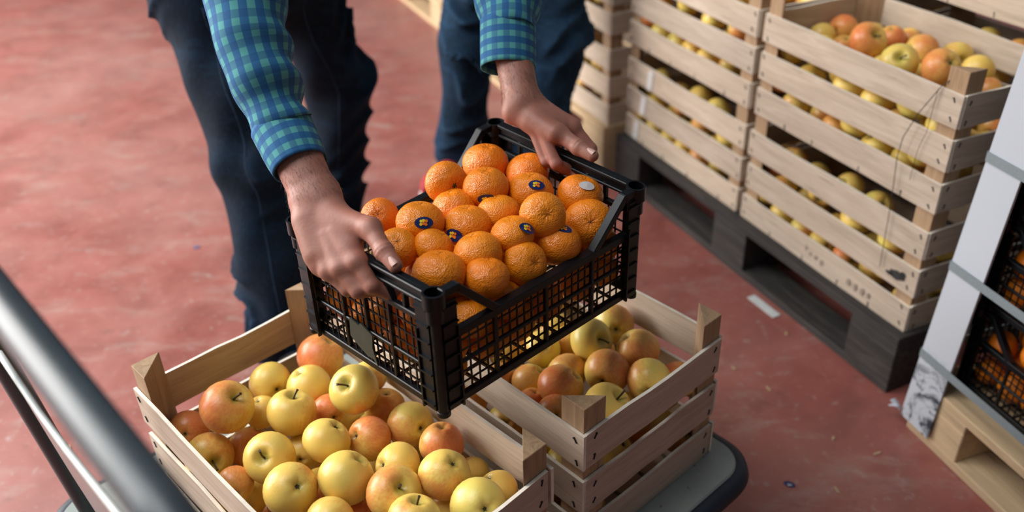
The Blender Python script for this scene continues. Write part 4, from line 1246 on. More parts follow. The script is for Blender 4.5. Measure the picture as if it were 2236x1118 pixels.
# ------------------------------------------------------------------ black plastic fruit crates
BL, BW, BH = .40, .30, .193
def box_crate_meshes():
    if 'bc' in _cache: return _cache['bc']
    d = {}
    # corner post: hollow tube, angle plates, ribs, foot
    b = MB(); ro, ri = .0150, .0118
    b.lathe([(ri, BH - .045), (ri, BH), (ro, BH), (ro, BH - .022), (.0105, BH - .026), (.0085, BH - .05), (.0085, .0), (.0095, -.001), (.0095, -.008), (0, -.008)], 18)
    b.lathe([(0, BH - .045), (ri, BH - .045)], 18)
    for ang in (0, 1):
        M = Matrix.Rotation(math.pi / 2, 3, 'Z') if ang else Matrix.Identity(3)
        s = -1 if ang else 1
        # plate running inward along the wall
        c = Vector((.0155, -.0085 * s, BH * .46)); b.box(M @ c, (.024, .0030, BH * .9), M)
        for k in range(7): b.box(M @ Vector((.0155, -.0105 * s, .012 + k * .026)), (.024, .0050, .0028), M)
        b.box(M @ Vector((.0265, -.0100 * s, BH * .34)), (.003, .006, BH * .68), M)
    d['post'] = b.mesh('corner_post', BLACK, smooth=True, angle=35)
    def lattice(b, half, z0, z1, thick, nv, rows, t=.0021):
        # thin bars between the thick ones
        xs = sorted(thick)
        for i in range(len(xs) - 1):
            w = xs[i + 1] - xs[i]; n = max(2, round(w / .0145))
            for k in range(1, n): b.box((xs[i] + w * k / n, 0, (z0 + z1) / 2), (t, .0022, z1 - z0))
        for z in rows: b.box((0, 0, z), (2 * half, .0022, t))
    # long side (local: x along the side, y outwards=+, z up)
    b = MB(); h = .1780
    lattice(b, h, .008, .113, [-h, -.1, 0, .1, h], 0, [.026, .044, .080, .097])
    d['long_lattice'] = b.mesh('lattice', BLACK)
    b = MB()
    b.box((0, .001, .1155), (2 * h, .012, .013)); b.box((0, .002, .1225), (2 * .105, .016, .005)); b.box((0, .001, .063), (2 * h, .006, .006)); b.box((0, .001, .005), (2 * h + .02, .010, .012))
    for x in (-.1, 0, .1): b.box((x, .001, .06), (.0065, .007, .11))
    for s in (-1, 1):
        b.bar((s * .190, .002, .187), (s * .164, .002, .187), .014, .011); b.bar((s * .168, .002, .189), (s * .098, .002, .1195), .014, .0115)
    d['long_frame'] = b.mesh('side_frame', BLACK, bevel=.0012)
    b = MB(); h = .1280
    lattice(b, h, .008, .138, [-h, -.055, 0, .055, h], 0, [.026, .044, .082, .101, .120])
    d['short_lattice'] = b.mesh('lattice', BLACK)
    b = MB()
    b.box((0, .001, .142), (2 * h, .009, .009)); b.box((0, .001, .063), (2 * h, .006, .006)); b.box((0, .001, .005), (2 * h + .02, .010, .012))
    for x in (-.055, 0, .055): b.box((x, .001, .072), (.0065, .007, .136))
    d['short_frame'] = b.mesh('side_frame', BLACK, bevel=.0012)
    b = MB()
    b.box((0, 0, BH - .009), (.276, .006, .018)); b.box((0, .0, BH - .003), (.276, .0165, .006)); b.box((0, .0, BH - .0195), (.276, .014, .005))
    for x in (-.092, .092, 0): b.box((x, 0, .158), (.0065, .008, .030))
    for s in (-1, 1): b.bar((s * .056, 0, .172), (s * .066, 0, .144), .008, .009, (0, 1, 0))
    d['rim'] = b.mesh('handle_rim', BLACK, bevel=.0012)
    b = MB()
    for i in range(13): b.box((-.192 + i * .032, 0, .003), (.004, .300, .004))
    for i in range(10): b.box((0, -.144 + i * .032, .0036), (.400, .004, .004))
    d['floor'] = b.mesh('floor_grid', BLACK)
    _cache['bc'] = d; return d
def box_crate(centre, yaw, label, group=None):
    d = box_crate_meshes(); r = empty('plastic_crate', centre, yaw, label, 'crate', group)
    e = 0.0
    for sx, sy, rz in ((-1, -1, 0), (1, -1, math.pi / 2), (1, 1, math.pi), (-1, 1, -math.pi / 2)):
        place('corner_post', d['post'], r, (sx * (BL / 2 - e), sy * (BW / 2 - e), 0), (0, 0, rz))
    for s in (-1, 1):
        rz = 0 if s > 0 else math.pi
        f = place('side_frame', d['long_frame'], r, (0, s * BW / 2, 0), (0, 0, rz)); place('lattice', d['long_lattice'], f)
        rz = -math.pi / 2 if s > 0 else math.pi / 2
        f = place('end_frame', d['short_frame'], r, (s * BL / 2, 0, 0), (0, 0, rz)); place('lattice', d['short_lattice'], f)
        place('handle_rim', d['rim'], r, (s * BL / 2, 0, 0), (0, 0, rz))
    place('floor_grid', d['floor'], r)
    return r

def mandarin_mesh(var):
    key = ('mand', var)
    if key in _cache: return _cache[key]
    rnd = random.Random(var + 77); nt, nph = 20, 26; V = []; Fs = []
    ph = rnd.uniform(0, 6); e1 = rnd.uniform(-.03, .03); e2 = rnd.uniform(-.04, .04); fl = .84 + rnd.uniform(-.03, .02)
    for i in range(nt + 1):
        th = math.pi * i / nt
        for k in range(nph):
            p = 2 * math.pi * k / nph; r = math.sin(th) ** .96; z = math.cos(th) * fl
            if th < math.pi / 2: z -= (.10 + .03 * math.cos(8 * p + ph)) * math.exp(-(r / .26) ** 2)
            else: z += .05 * math.exp(-(r / .3) ** 2)
            r *= 1 + e1 * math.cos(2 * p + ph) + .012 * math.cos(3 * p + 2 * ph) + .010 * math.cos(8 * p + ph) * math.exp(-((z - .7) / .25) ** 2)
            V.append((r * math.cos(p), r * math.sin(p), z + e2 * r * math.cos(p + ph)))
    for i in range(nt):
        for k in range(nph):
            l = (k + 1) % nph; Fs.append((i * nph + k, (i + 1) * nph + k, (i + 1) * nph + l, i * nph + l))
    b = MB(); b.v = V; b.f = Fs; b.m = [0] * len(Fs); me = b.mesh('mandarin', MANDARIN, smooth=True)
    bm = bmesh.new(); bm.from_mesh(me); bmesh.ops.remove_doubles(bm, verts=bm.verts, dist=.004); bm.to_mesh(me); bm.free()
    me.polygons.foreach_set('use_smooth', [True] * len(me.polygons))
    _cache[key] = me; return me
def dot_mesh(kind):
    if ('dot', kind) in _cache: return _cache[('dot', kind)]
    b = MB()
    if kind == 'stem':
        b.lathe([(0, .80), (.06, .79), (.085, .745), (.0, .72)], 8)
        for k in range(5):
            a = k * 1.2566; b.bar((0, 0, .765), (.13 * math.cos(a), .13 * math.sin(a), .765), .05, .02)
    else: b.lathe([(0, .762), (.035, .758), (.045, .74), (0, .70)], 8)
    _cache[('dot', kind)] = b.mesh('stem_scar', SCAR); return _cache[('dot', kind)]
def sticker(parent, r, dl, tl, back=False, lift=0.0):
    """oval fruit sticker bent over the peel, in the unit space of the fruit"""
    dl = dl.normalized(); t = (tl - dl * tl.dot(dl)).normalized(); s = dl.cross(t)
    def P(u, v, h):
        q = dl + t * (u / r) + s * (v / r); q.normalize()
        k = 1 / math.sqrt(q.x ** 2 + q.y ** 2 + (q.z / .84) ** 2)
        return q * (k * 1.03 + (h + lift * max(0, -v - .001)) / r)
    def disc(b, cu, cv, ru, rv, h, n=18):
        vs_ = [P(cu, cv, h)] + [P(cu + ru * math.cos(2 * math.pi * i / n), cv + rv * math.sin(2 * math.pi * i / n), h) for i in range(n)]
        b.add(vs_, [(0, 1 + i, 1 + (i + 1) % n) for i in range(n)])
    b = MB(); m = [STK_BACK] if back else [STK_BLUE, STK_YEL, STK_ORG]
    disc(b, 0, 0, .0138, .0086, .0007)
    if not back:
        b.mi = 1
        for u, v in ((-.0042, .0022), (-.0046, -.0022), (-.0008, .0030)): disc(b, u, v, .0021, .0021, .0011, 10)
        b.mi = 2
        for u, v in ((.0030, .0022), (.0022, -.0024), (-.0010, -.0010)): disc(b, u, v, .0022, .0022, .0012, 10)
    me = bpy.data.meshes.new('sticker'); me.from_pydata(b.v, [], b.f)
    for x in m: me.materials.append(x)
    me.polygons.foreach_set('material_index', b.m); me.update()
    o = place('sticker', me, parent); o['label'] = 'pale peeling sticker back' if back else 'blue oval sticker with yellow and orange fruit print'
    return o
_nm = [0]
def mandarin(world, r, axis, tint, label, group=None, dot=None, stick=None, rnd=random):
    _nm[0] += 1
    M = basis(axis, rand_dir(rnd))
    o = place('mandarin', mandarin_mesh(_nm[0] % 6), None, world, M, r); o.color = (tint, 0, 0, 1)
    tag(o, label, 'mandarin', group)
    if dot: place('stem_scar', dot_mesh(dot), o)
    if stick is not None:
        Mi = M.transposed(); sticker(o, r, Mi @ stick, Mi @ Vector((1, 0, 0)), back=('pale sticker' in label), lift=.5 if 'peel' in label else 0)
    return o
YB = .7712; CB = (-.0593, 1.1500, .6155)
held = box_crate(CB, YB, 'black plastic mesh crate full of mandarins held in both hands')
FB = frame(CB, YB); RB = FB.to_3x3()
def flex(o, M):
    # the loaded crate flexes a little when lifted by its two ends
    for ch in o.children:
        ch.data = ch.data.copy(); L = M @ ch.matrix_basis; Li = L.inverted()
        for v in ch.data.vertices:
            p = L @ v.co; p.z += .23 * p.x * p.y + .009 * max(0, (p.x - .15) / .05) * max(0, 1 - (p.y / .15) ** 2) * max(0, p.z / .193); v.co = Li @ p
        flex(ch, L)
flex(held, Matrix.Identity(4))
for (x, y, z, r, ax, ay, az, tint, dot, st, lab) in MANDARINS:
    mandarin(FB @ Vector((x, y, z)), max(r * 1.05, .030), RB @ Vector((ax, ay, az)), tint, lab, 'mandarins on top in the held crate', dot, RB @ Vector(st) if st else None)
rn = random.Random(5)
rows = [tuple(q) for q in MANDARINS_FILL if (abs(q[0]) > .12 or abs(q[1]) > .08 or q[2] > .07) and not (q[2] > .09 and q[1] > .05)]
labs = row_labels(rows, lambda x, y, z: y < -.085, [('bottom', -1, .07), ('upper', .07, 1)], '%s mandarin from the near post in the %s row behind the near side mesh', 'mandarin hidden deep inside the held black crate')
lab2 = row_labels([(q[1], q[0], q[2], q[3]) for q in rows if labs[q].startswith('mandarin hidden') and q[0] < -.13], lambda x, y, z: True, [('bottom', -1, .07), ('upper', .07, 1)], '%s mandarin from the near post in the %s row behind the left end mesh', '')
for q in rows:
    x, y, z, r = q; lb = lab2.get((y, x, z, r)) or labs[q]
    mandarin(FB @ Vector((x, y, z)), r, rand_dir(rn), rn.random() * .6, lb, 'lower mandarins in the held crate', 'scar', rnd=rn)
# remains of a label plate on the near end
b = MB(); pl = [(-.030, .036), (-.026, .070), (-.006, .066), (.0, .073), (.026, .064), (.022, .040), (.030, .012), (.020, .020), (.008, .018), (-.012, .026)]
b.prism([(x, z) for x, z in pl], 0, .002)
o = b.build('label_plate', PLATE, held, (-BL / 2 - .0052, .012, 0.0), Matrix(((0, 0, -1), (-1, 0, 0), (0, 1, 0)))); o['label'] = 'broken olive grey label plate'

# --- strapped pallet of black crates at the right edge
Y4 = math.radians(-71.93); a4, b4 = ab(Y4)
k4 = Vector((.874, 1.482, 0))
pallet(tuple(k4), Y4, 1.2, .8, .145, PALLET_NEW, 'new pale pallet under the strapped black crates at the right edge', 1)
names4 = ['lowest', 'second', 'third', 'fourth', 'fifth']
for ci in range(2):
    for k in range(5):
        c = k4 + a4 * (.245 + ci * .436) + b4 * .215; c.z = .1460 + .0085 + k * .2015
        near = 'nearest the white corner board' if ci == 0 else 'column away from the board'
        box_crate(tuple(c), Y4, '%s black mandarin crate up from the pale pallet, %s' % (names4[k], near), 'strapped black crates')
        if k < 4:
            Fk = frame(c, Y4); rn = random.Random(300 + k + ci * 9)
            rows = [tuple(q) for q in BOX_FILL if not ((ci == 0 and q[1] > -.02) or (ci == 1 and q[1] > -.075))]
            labs = row_labels(rows, lambda x, y, z: y < -.085, [('bottom', -1, .07), ('middle', .07, .125), ('top', .125, 1)], '%s mandarin from the white board, %s row, ' + '%s strapped crate' % names4[k] + (' of the second column' if ci else ''), 'mandarin deep inside the %s strapped crate' % names4[k])
            for q in rows:
                x, y, z, r = q
                mandarin(Fk @ Vector((x, y, z)), r, rand_dir(rn), rn.random() * .6, labs[q], 'mandarins in the strapped crates', 'scar', rnd=rn)
# cardboard corner board
b = MB(); W4 = .072; tk = .005; z0, z1 = .030, 1.30
poly = [(-.012, -.012), (W4, -.012), (W4, -.012 + tk), (-.012 + tk, -.012 + tk), (-.012 + tk, W4), (-.012, W4)]
b.prism(poly, 0, z1 - z0)
o = b.build('corner_board', CARD_DIRTY, None, (k4.x, k4.y, z0), Matrix.Rotation(Y4, 3, 'Z') @ Matrix.Rotation(math.radians(-3.6), 3, 'X')); tag(o, 'white cardboard corner board with a dirty torn foot at the strapped crates', 'corner board')
b = MB()
for k in range(4): b.bar((-.014, -.014 - k * .003, .012 + .004 * k), (-.034 - .006 * (k % 2), -.020, .028 - .008 * k), .006, .003)
b.build('torn_flap', CARD, o)
for z, nm in ((.205, 'lowest'), (.425, 'middle'), (.665, 'highest')):
    yo = .063 * (z - .03) - .0150; b = MB(); x0, x1, y0, y1 = -.0145, 1.214, yo, .814
    loop = [(x0, y0 + .003), (x0 + .003, y0), (x1, y0), (x1, y1), (x0, y1)]
    for i in range(len(loop)):
        p, q = loop[i], loop[(i + 1) % len(loop)]
        b.bar((p[0], p[1], 0), (q[0], q[1], 0), .0016, .019)
    o = b.build('strap', STRAP, None, (k4.x, k4.y, z), (0, 0, Y4)); tag(o, '%s of the grey plastic straps around the black crates' % nm, 'strap', 'grey straps')

# ------------------------------------------------------------------ trolley
YT = .728; aT, bT = ab(YT)
T0 = Vector((0, 0, 0)); trolley = empty('platform_trolley', aT * .61 + bT * .945, YT, 'platform trolley with worn grey deck, dark rubber edge and tube handle', 'trolley')
def tl(a, b_, z): return Vector((a - .61, b_ - .945, z))
def rrect(x0, x1, y0, y1, r, n=8):
    P = []
    for cx, cy, s in ((x1 - r, y1 - r, 0), (x0 + r, y1 - r, 1), (x0 + r, y0 + r, 2), (x1 - r, y0 + r, 3)):
        for k in range(n + 1):
            t = math.pi / 2 * (s + k / n); P.append((cx + r * math.cos(t), cy + r * math.sin(t)))
    return P
A0, A1, B0, B1 = .115 - .61, 1.085 - .61, .590 - .945, 1.365 - .945
b = MB(); b.prism(rrect(A0, A1, B0, B1, .06), .205, .2430); b.build('deck', DECK, trolley, bevel=.003)
b = MB(); b.tube([(x, y, .218) for x, y in rrect(A0 - .004, A1 + .004, B0 - .004, B1 + .004, .064)], .0215, 10, closed=True)
b.build('bumper', RUBBER, trolley, smooth=True)
b = MB()
for x in (A0 + .2, A1 - .2): b.box((x, (B0 + B1) / 2, .190), (.05, B1 - B0 - .06, .03))
b.build('under_frame', STEELGREY, trolley)
for x in (A0 + .12, A1 - .12):
    for y in (B0 + .09, B1 - .09):
        w = MB(); w.lathe([(.055, -.018), (.073, -.016), (.078, -.008), (.078, .008), (.073, .016), (.055, .018)], 26)
        t = w.build('wheel', RUBBER, trolley, (x, y, .078), (math.pi / 2, 0, 0), smooth=True, angle=40)
        w = MB(); w.lathe([(0, -.012), (.056, -.014), (.056, .014), (0, .012)], 20); w.build('hub', STEELGREY, t)
        w = MB()
        for s in (-1, 1): w.bar((x, y + s * .024, .075), (x, y + s * .024, .17), .022, .004, (0, 1, 0))
        w.box((x, y, .173), (.06, .06, .008)); w.build('caster_fork', STEELGREY, trolley)
# handle: inclined, top bar along the short end
hp = []
def hz(z): return .094 + (1.01 - z) * .095
for z in (.225, .4, .6, .8, .92): hp.append(tl(hz(z), 1.285, z))
for k in range(1, 6):
    t = math.pi / 2 * k / 6; hp.append(tl(hz(.92 + .09 * math.sin(t)), 1.285 - .09 * (1 - math.cos(t)), .92 + .09 * math.sin(t)))
for bb in (1.195, 1.0, .8, .6, .45): hp.append(tl(.094, bb, 1.01))
for k in range(1, 6):
    t = math.pi / 2 * k / 6; hp.append(tl(hz(.92 + .09 * math.cos(t)), .45 - .09 * math.sin(t), .92 + .09 * math.cos(t)))
for z in (.92, .8, .6, .4): hp.append(tl(hz(z), .36, z))
hp.append(tl(hz(.225) + .02, .58, .225))
b = MB(); b.tube(hp, .0175, 18); b.build('handle', STEELGREY, trolley, smooth=True, angle=60)
pan = [(1.108, .745), (1.085, .66), (1.07, .60), (1.05, .555), (1.0, .515), (.9, .46), (.40, .40), (.40, .86), (.69, .79), (.79, .758), (.895, .727), (1.0, .712), (1.06, .728)]
b = MB(); n = len(pan)
P0 = [tl(hz(z) - .008, x, z) for x, z in pan]; P1 = [tl(hz(z) - .004, x, z) for x, z in pan]
b.add(P0 + P1, [tuple(range(n)), tuple(range(2 * n - 1, n - 1, -1))] + [(i, (i + 1) % n, n + (i + 1) % n, n + i) for i in range(n)])
b.build('back_panel', SHEET, trolley)
b = MB(); b.tube([tl(hz(z) - .006, x, z) for x, z in pan[7:] + pan[:1]], .0042, 8); b.build('panel_edge', plain('pale_edge_trim', '#b8beba', .4), trolley, smooth=True)

# ------------------------------------------------------------------ small things on the floor
b = MB(); b.box((0, 0, .001), (.105, .026, .0012)); o = b.build('paper_tag', PAPER, None, (.672, 1.950, .0004), (0, 0, math.radians(-64))); tag(o, 'white paper tag lying on the floor beside the dark pallet', 'tag')
b = MB(); n = 20
b.add([(.0125 * math.cos(i * 2 * math.pi / n), .008 * math.sin(i * 2 * math.pi / n), .0012) for i in range(n)], [tuple(range(n))])
b.mi = 1
for p, q in (((.006, -.001), (-.004, -.002)), ((-.004, -.002), (.001, -.0055))): b.bar((p[0], p[1], .0015), (q[0], q[1], .0015), .0022, .0004)
o = b.build('floor_sticker', [STK_BLUE, PAPER], None, (.567, 1.320, .0002), (0, 0, -.5)); tag(o, 'small blue oval fruit sticker with a white tick stuck to the floor', 'sticker')
rn = random.Random(12)
chips = [(.60, 1.62, 'near the new pallet corner'), (.78, 1.40, 'in front of the torn cardboard'), (.70, 1.45, 'between the floor sticker and the new pallet'), (.535, 1.70, 'right of the trolley deck'), (.66, 1.30, 'closest to the floor sticker'), (-1.02, 1.50, 'at the lower left beside the trolley handle'), (.70, 1.83, 'beside the white paper tag')]
for x, y, w in chips:
    b = MB(); L = rn.uniform(.014, .024); b.prism([(-L / 2, -.002), (L / 2 - .003, -.003), (L / 2, .001), (-L / 2 + .004, .003)], 0, .0015)
    o = b.build('wood_chip', CHIP, None, (x, y, .0004), (0, 0, rn.uniform(0, 3))); tag(o, 'thin pale wood chip on the red floor %s' % w, 'wood chip', 'wood chips on the floor')
b = MB(); b.box((0, 0, .001), (.018, .012, .0012)); o = b.build('blue_scrap', plain('blue_scrap_plastic', '#4a5a86', .6), None, (-.965, 2.35, .0004), (0, 0, .4)); tag(o, 'tiny blue scrap on the open red floor at the left', 'scrap')

# ------------------------------------------------------------------ people
def kfold(P, f1, amp, d, seed):
    """cloth folds: sharp ridges across direction d, bent and broken up by slow wobbles"""
    d = np.asarray(d, float); s = P @ d
    w = np.sin(P[:, 0] * 17 + seed) + np.sin(P[:, 1] * 13 + seed * 2.1) + np.sin(P[:, 2] * 9 + seed * .7)
    w2 = np.sin(P[:, 0] * 41 - P[:, 2] * 23 + seed) + np.sin(P[:, 1] * 37 + P[:, 2] * 19 + seed * 1.7)
    g = np.sin(s * f1 + w * 1.7 + w2 * .45 + seed)
    rid = 1 - np.abs(g) * 2 ** .5
    return -amp * rid * np.clip(.35 + .65 * np.sin(w * 1.3 + s * 6), 0, 1) + amp * .25 * w2

def tube_uv(name, pts, rads, mat, parent, seg=40, sub=10, fold=None, thick=0.0, rot0=0.0, u_scale=None):
    """cloth tube with a metric UV map; rads = (ra, rb) half axes at each control point"""
    P = [Vector(p) for p in pts]; n = len(P)
    C_ = []; R_ = []
    for i in range(n - 1):
        p0, p1, p2, p3 = P[max(i - 1, 0)], P[i], P[i + 1], P[min(i + 2, n - 1)]
        for k in range(sub):
            t = k / sub
            C_.append(.5 * ((2 * p1) + (p2 - p0) * t + (2 * p0 - 5 * p1 + 4 * p2 - p3) * t * t + (3 * p1 - p0 - 3 * p2 + p3) * t ** 3))
            tt = t * t * (3 - 2 * t); R_.append((rads[i][0] * (1 - tt) + rads[i + 1][0] * tt, rads[i][1] * (1 - tt) + rads[i + 1][1] * tt))
    C_.append(P[-1]); R_.append(rads[-1]); m = len(C_)
    T = [(C_[min(i + 1, m - 1)] - C_[max(i - 1, 0)]).normalized() for i in range(m)]
    a = T[0].cross(Vector((0, 0, 1))); a = a.normalized() if a.length > .05 else Vector((1, 0, 0))
    V = []; Fs = []; UV = []; L = 0; us = []
    mean = sum(r[0] + r[1] for r in R_) / (2 * m)
    for i in range(m):
        a = (a - T[i] * a.dot(T[i])).normalized(); b_ = T[i].cross(a)
        if i: L += (C_[i] - C_[i - 1]).length
        us.append(L)
        for k in range(seg + 1):
            t = 2 * math.pi * k / seg + rot0
            tk_ = 2 * math.pi * (k % seg) / seg + rot0
            d = a * math.cos(tk_) * R_[i][0] + b_ * math.sin(tk_) * R_[i][1]
            p = C_[i] + d
            if fold: p = p + d.normalized() * fold(L, tk_, p)
            V.append(p); UV.append((2 * math.pi * .046 * k / seg, L))
    for i in range(m - 1):
        for k in range(seg):
            q = i * (seg + 1) + k; Fs.append((q, q + 1, q + seg + 2, q + seg + 1))
    me = bpy.data.meshes.new(name); me.from_pydata([tuple(v) for v in V], [], Fs); me.materials.append(mat)
    uv = me.uv_layers.new(name='UVMap')
    for lp in me.loops: uv.data[lp.index].uv = UV[lp.vertex_index]
    me.polygons.foreach_set('use_smooth', [True] * len(Fs)); me.update()
    o = place(name, me, parent)
    if thick:
        md = o.modifiers.new('cloth', 'SOLIDIFY'); md.thickness = thick; md.offset = -1
    return o

OB = Vector(CB); EX = Vector((math.cos(YB), math.sin(YB), 0)); EY = Vector((-math.sin(YB), math.cos(YB), 0))
def LC(x, y, z): return np.array(OB + EX * x + EY * y + Vector((0, 0, z)))

def hand_field(h):
    """distance field of forearm, palm, four fingers and thumb from joint positions"""
    def fn(P):
        d = cap(P, h['fore'], h['wrist'], .0275, .0225)
        wd = h['wd'] * .010
        d = smin(d, cap(P, h['fore'] + wd, h['wrist'] + wd, .0235, .0200), .02)
        d = smin(d, cap(P, h['fore'] - wd, h['wrist'] - wd, .0235, .0200), .02)
        for k, nm in enumerate(('i', 'm', 'r', 'p')):
            base = h['wrist'] + h['wd'] * (.015 - .010 * k)
            d = smin(d, cap(P, base, h[nm][0], .0185, (.0140, .0140, .0132, .0122)[k]), .018)
        d = smin(d, cap(P, h['heel'][0], h['heel'][1], .017, .016), .016)
        d = smin(d, cap(P, h['t'][0], h['t'][1], .0185, .0145), .016)
        d = smin(d, cap(P, (h['t'][0] + h['wrist']) / 2, h['t'][0] * .35 + h['i'][0] * .65, .014, .012), .012)
        if 'thenar' in h: d = smin(d, cap(P, h['thenar'][0], h['thenar'][1], .0190, .0150), .012)
        th = cap(P, h['t'][1], h['t'][2], .0135, .0118)
        th = smin(th, cap(P, h['t'][2], h['t'][3], .0122, .0098), .004)
        th = smin(th, ell(P, h['t'][2], (.0132, .0132, .0132)), .003)
        tdir = nrm(h['t'][3] - h['t'][1]); sq = (P - h['t'][2]) @ tdir
        th = th + .0007 * np.sin(sq * 1050 + 1) * np.exp(-(sq / .008) ** 2) * (((P - h['t'][2]) @ h['dors']) > 0)
        d = smin(d, th, .009)
        fr = [.0108, .0108, .0100, .0088]
        for k, nm in enumerate(('i', 'm', 'r', 'p')):
            q = h[nm]; r = fr[k]
            f_ = cap(P, q[0], q[1], r * 1.22, r)
            for j in range(1, len(q) - 1): f_ = smin(f_, cap(P, q[j], q[j + 1], r * (1 - .04 * j), r * (.96 - .08 * j)), .004)
            d = smin(d, f_, .0055)
            # knuckle
            d = smin(d, ell(P, q[0] + h['dors'] * .0025, (.0085, .0085, .0085)), .012)
            # extensor tendon ridge
            d = smin(d, cap(P, h['wrist'] * .45 + q[0] * .55 + h['dors'] * .0125, q[0] + h['dors'] * .0085, .0024, .0036), .010)
        return d
    return fn
def hand_mesh(h, step=.0027):
    pts = np.array([h['fore'], h['wrist']] + list(h['t']) + [p for n_ in 'imrp' for p in h[n_]])
    return surface(hand_field(h), pts.min(0) - .05, pts.max(0) + .05, step)
def nrm(v): v = np.asarray(v, float); return v / np.linalg.norm(v)
A_ = np.array
H1 = dict(fore=A_((-.318, 1.176, .925)), wrist=A_((-.267, 1.087, .850)),
          i=[LC(-.214, -.014, .190), LC(-.217, -.045, .168), LC(-.197, -.056, .152), LC(-.172, -.048, .150)],
          m=[LC(-.229, .002, .181), LC(-.229, -.030, .160), LC(-.198, -.034, .149), LC(-.168, -.026, .152)],
          r=[LC(-.236, .020, .173), LC(-.232, -.010, .155), LC(-.200, -.012, .148), LC(-.170, -.004, .152)],
          p=[LC(-.236, .040, .171), LC(-.230, .014, .156), LC(-.202, .010, .149), LC(-.176, .014, .152)],
          t=[LC(-.192, .054, .221), LC(-.184, -.010, .227), LC(-.194, -.049, .213), LC(-.197, -.074, .2035)],
          heel=[LC(-.222, .085, .215), LC(-.236, .050, .186)])
H1['wd'] = nrm(H1['t'][0] - LC(-.225, .07, .205)); H1['dors'] = nrm(-np.array(EX) * .75 - np.array(EY) * .3 + A_((0, 0, .6)))
H2 = dict(fore=A_((.006, 1.462, .955)), wrist=A_((.024, 1.357, .869)),
          i=[LC(.238, .012, .217), LC(.247, -.020, .187), LC(.222, -.034, .163), LC(.200, -.030, .160)],
          m=[LC(.245, .032, .215), LC(.252, .000, .184), LC(.206, -.022, .161), LC(.174, -.012, .186), LC(.182, .026, .228)],
          r=[LC(.246, .051, .214), LC(.250, .022, .182), LC(.206, .000, .160), LC(.172, .008, .184), LC(.180, .044, .224)],
          p=[LC(.241, .068, .213), LC(.244, .046, .184), LC(.208, .030, .161), LC(.182, .034, .166)],
          t=[LC(.199, .044, .230), LC(.200, .006, .223), LC(.199, -.036, .2130), LC(.200, -.064, .2075)],
          thenar=[LC(.188, .050, .235), LC(.189, .006, .2275)],
          heel=[A_((.009, 1.334, .857)), A_((.040, 1.320, .848))])
H2['wd'] = nrm(H2['t'][0] - LC(.240, .075, .235)); H2['dors'] = nrm(np.array(EX) * .45 - np.array(EY) * .1 + A_((0, 0, .9)))

def join_np(parts):
    V = []; F_ = []; n = 0
    for v, f in parts: V.append(v); F_.append(f + n); n += len(v)
    return np.concatenate(V), np.concatenate(F_)

def head_field(c, fwd):
    fwd = nrm(fwd); upv = nrm(A_((0, 0, 1)) - fwd * fwd[2]); sd = np.cross(fwd, upv); ax = np.stack([sd, fwd, upv])
    c = np.asarray(c, float); g = lambda s, f_, u: c + sd * s + fwd * f_ + upv * u
    def fn(P):
        d = ell(P, c + upv * .02, (.074, .095, .105), ax); d = smin(d, ell(P, g(0, .035, -.06), (.055, .055, .055), ax), .04)
        d = smin(d, cap(P, g(0, .098, .005), g(0, .112, -.022), .008, .012), .012)
        for s in (-1, 1):
            d = smin(d, ell(P, g(s * .076, -.005, -.005), (.010, .020, .032), ax), .006)
            d = np.maximum(d, -ell(P, g(s * .032, .098, .012), (.014, .010, .008), ax) + .001)
            d = smin(d, ell(P, g(s * .032, .083, .012), (.0125, .0125, .0125), ax), .003)
        d = smin(d, cap(P, g(-.02, .083, -.052), g(.02, .083, -.052), .006, .006), .006)
        d = smin(d, cap(P, g(0, -.02, -.06), g(0, -.05, -.19), .052, .058), .03)
        return d
    return fn, ax
def hair_mesh(c, fwd):
    _, ax = head_field(c, fwd); c = np.asarray(c, float)
    sd, fw, upv = ax
    def fn(P):
        d = ell(P, c + upv * .026 - fw * .006, (.082, .102, .112), ax)
        q = P - c; cut = (q @ fw) * .9 - (q @ upv) * .75 - .012
        return np.maximum(d, cut)
    return surface(fn, c - .16, c + .16, .010)

def jeans_mesh(hips, knees, ankles, pelvis, waist, mat, seed, r=(.105, .088, .078)):
    hips = [A_(x) for x in hips]; knees = [A_(x) for x in knees]; ankles = [A_(x) for x in ankles]; pelvis = A_(pelvis); waist = A_(waist)
    def fn(P):
        legs = []
        for h, k, a in zip(hips, knees, ankles):
            d = cap(P, h, k, r[0], r[1]); d = smin(d, cap(P, k, a, r[1] * .98, r[2]), .03)
            d = smin(d, cap(P, k * .45 + a * .55, a, r[2] * 1.0, r[2] * 1.0), .02)
            ax = nrm(a - k)
            nk = np.exp(-((P[:, 2] - k[2]) / .16) ** 2); na = np.exp(-((P[:, 2] - a[2] - .05) / .10) ** 2); nh = np.exp(-((P[:, 2] - h[2] + .10) / .16) ** 2)
            d = d + kfold(P, 30, .0170, ax + A_((.35, .45, 0)), seed) * (.45 + .8 * nk + 1.1 * na + .6 * nh)
            legs.append(d)
        d = smin(legs[0], legs[1], .025)
        d = smin(d, cap(P, hips[0], hips[1], .115, .115), .05); d = smin(d, cap(P, pelvis, waist, .13, .135), .06)
        cutp = (P - waist) @ nrm(waist - pelvis) - .02
        d = np.maximum(d, cutp)
        for a in ankles: pass
        zlow = min(a[2] for a in ankles)
        d = np.maximum(d, .035 - P[:, 2])
        return d
    pts = np.array(hips + knees + ankles + [waist]); lo = pts.min(0) - .17; hi = pts.max(0) + .17; lo[2] = .01
    V, F_ = surface(fn, lo, hi, .0090)
    return np_mesh('jeans', V, F_, mat), fn
SEAM = plain('denim_seam', '#1a3650', .9, .2, 200)
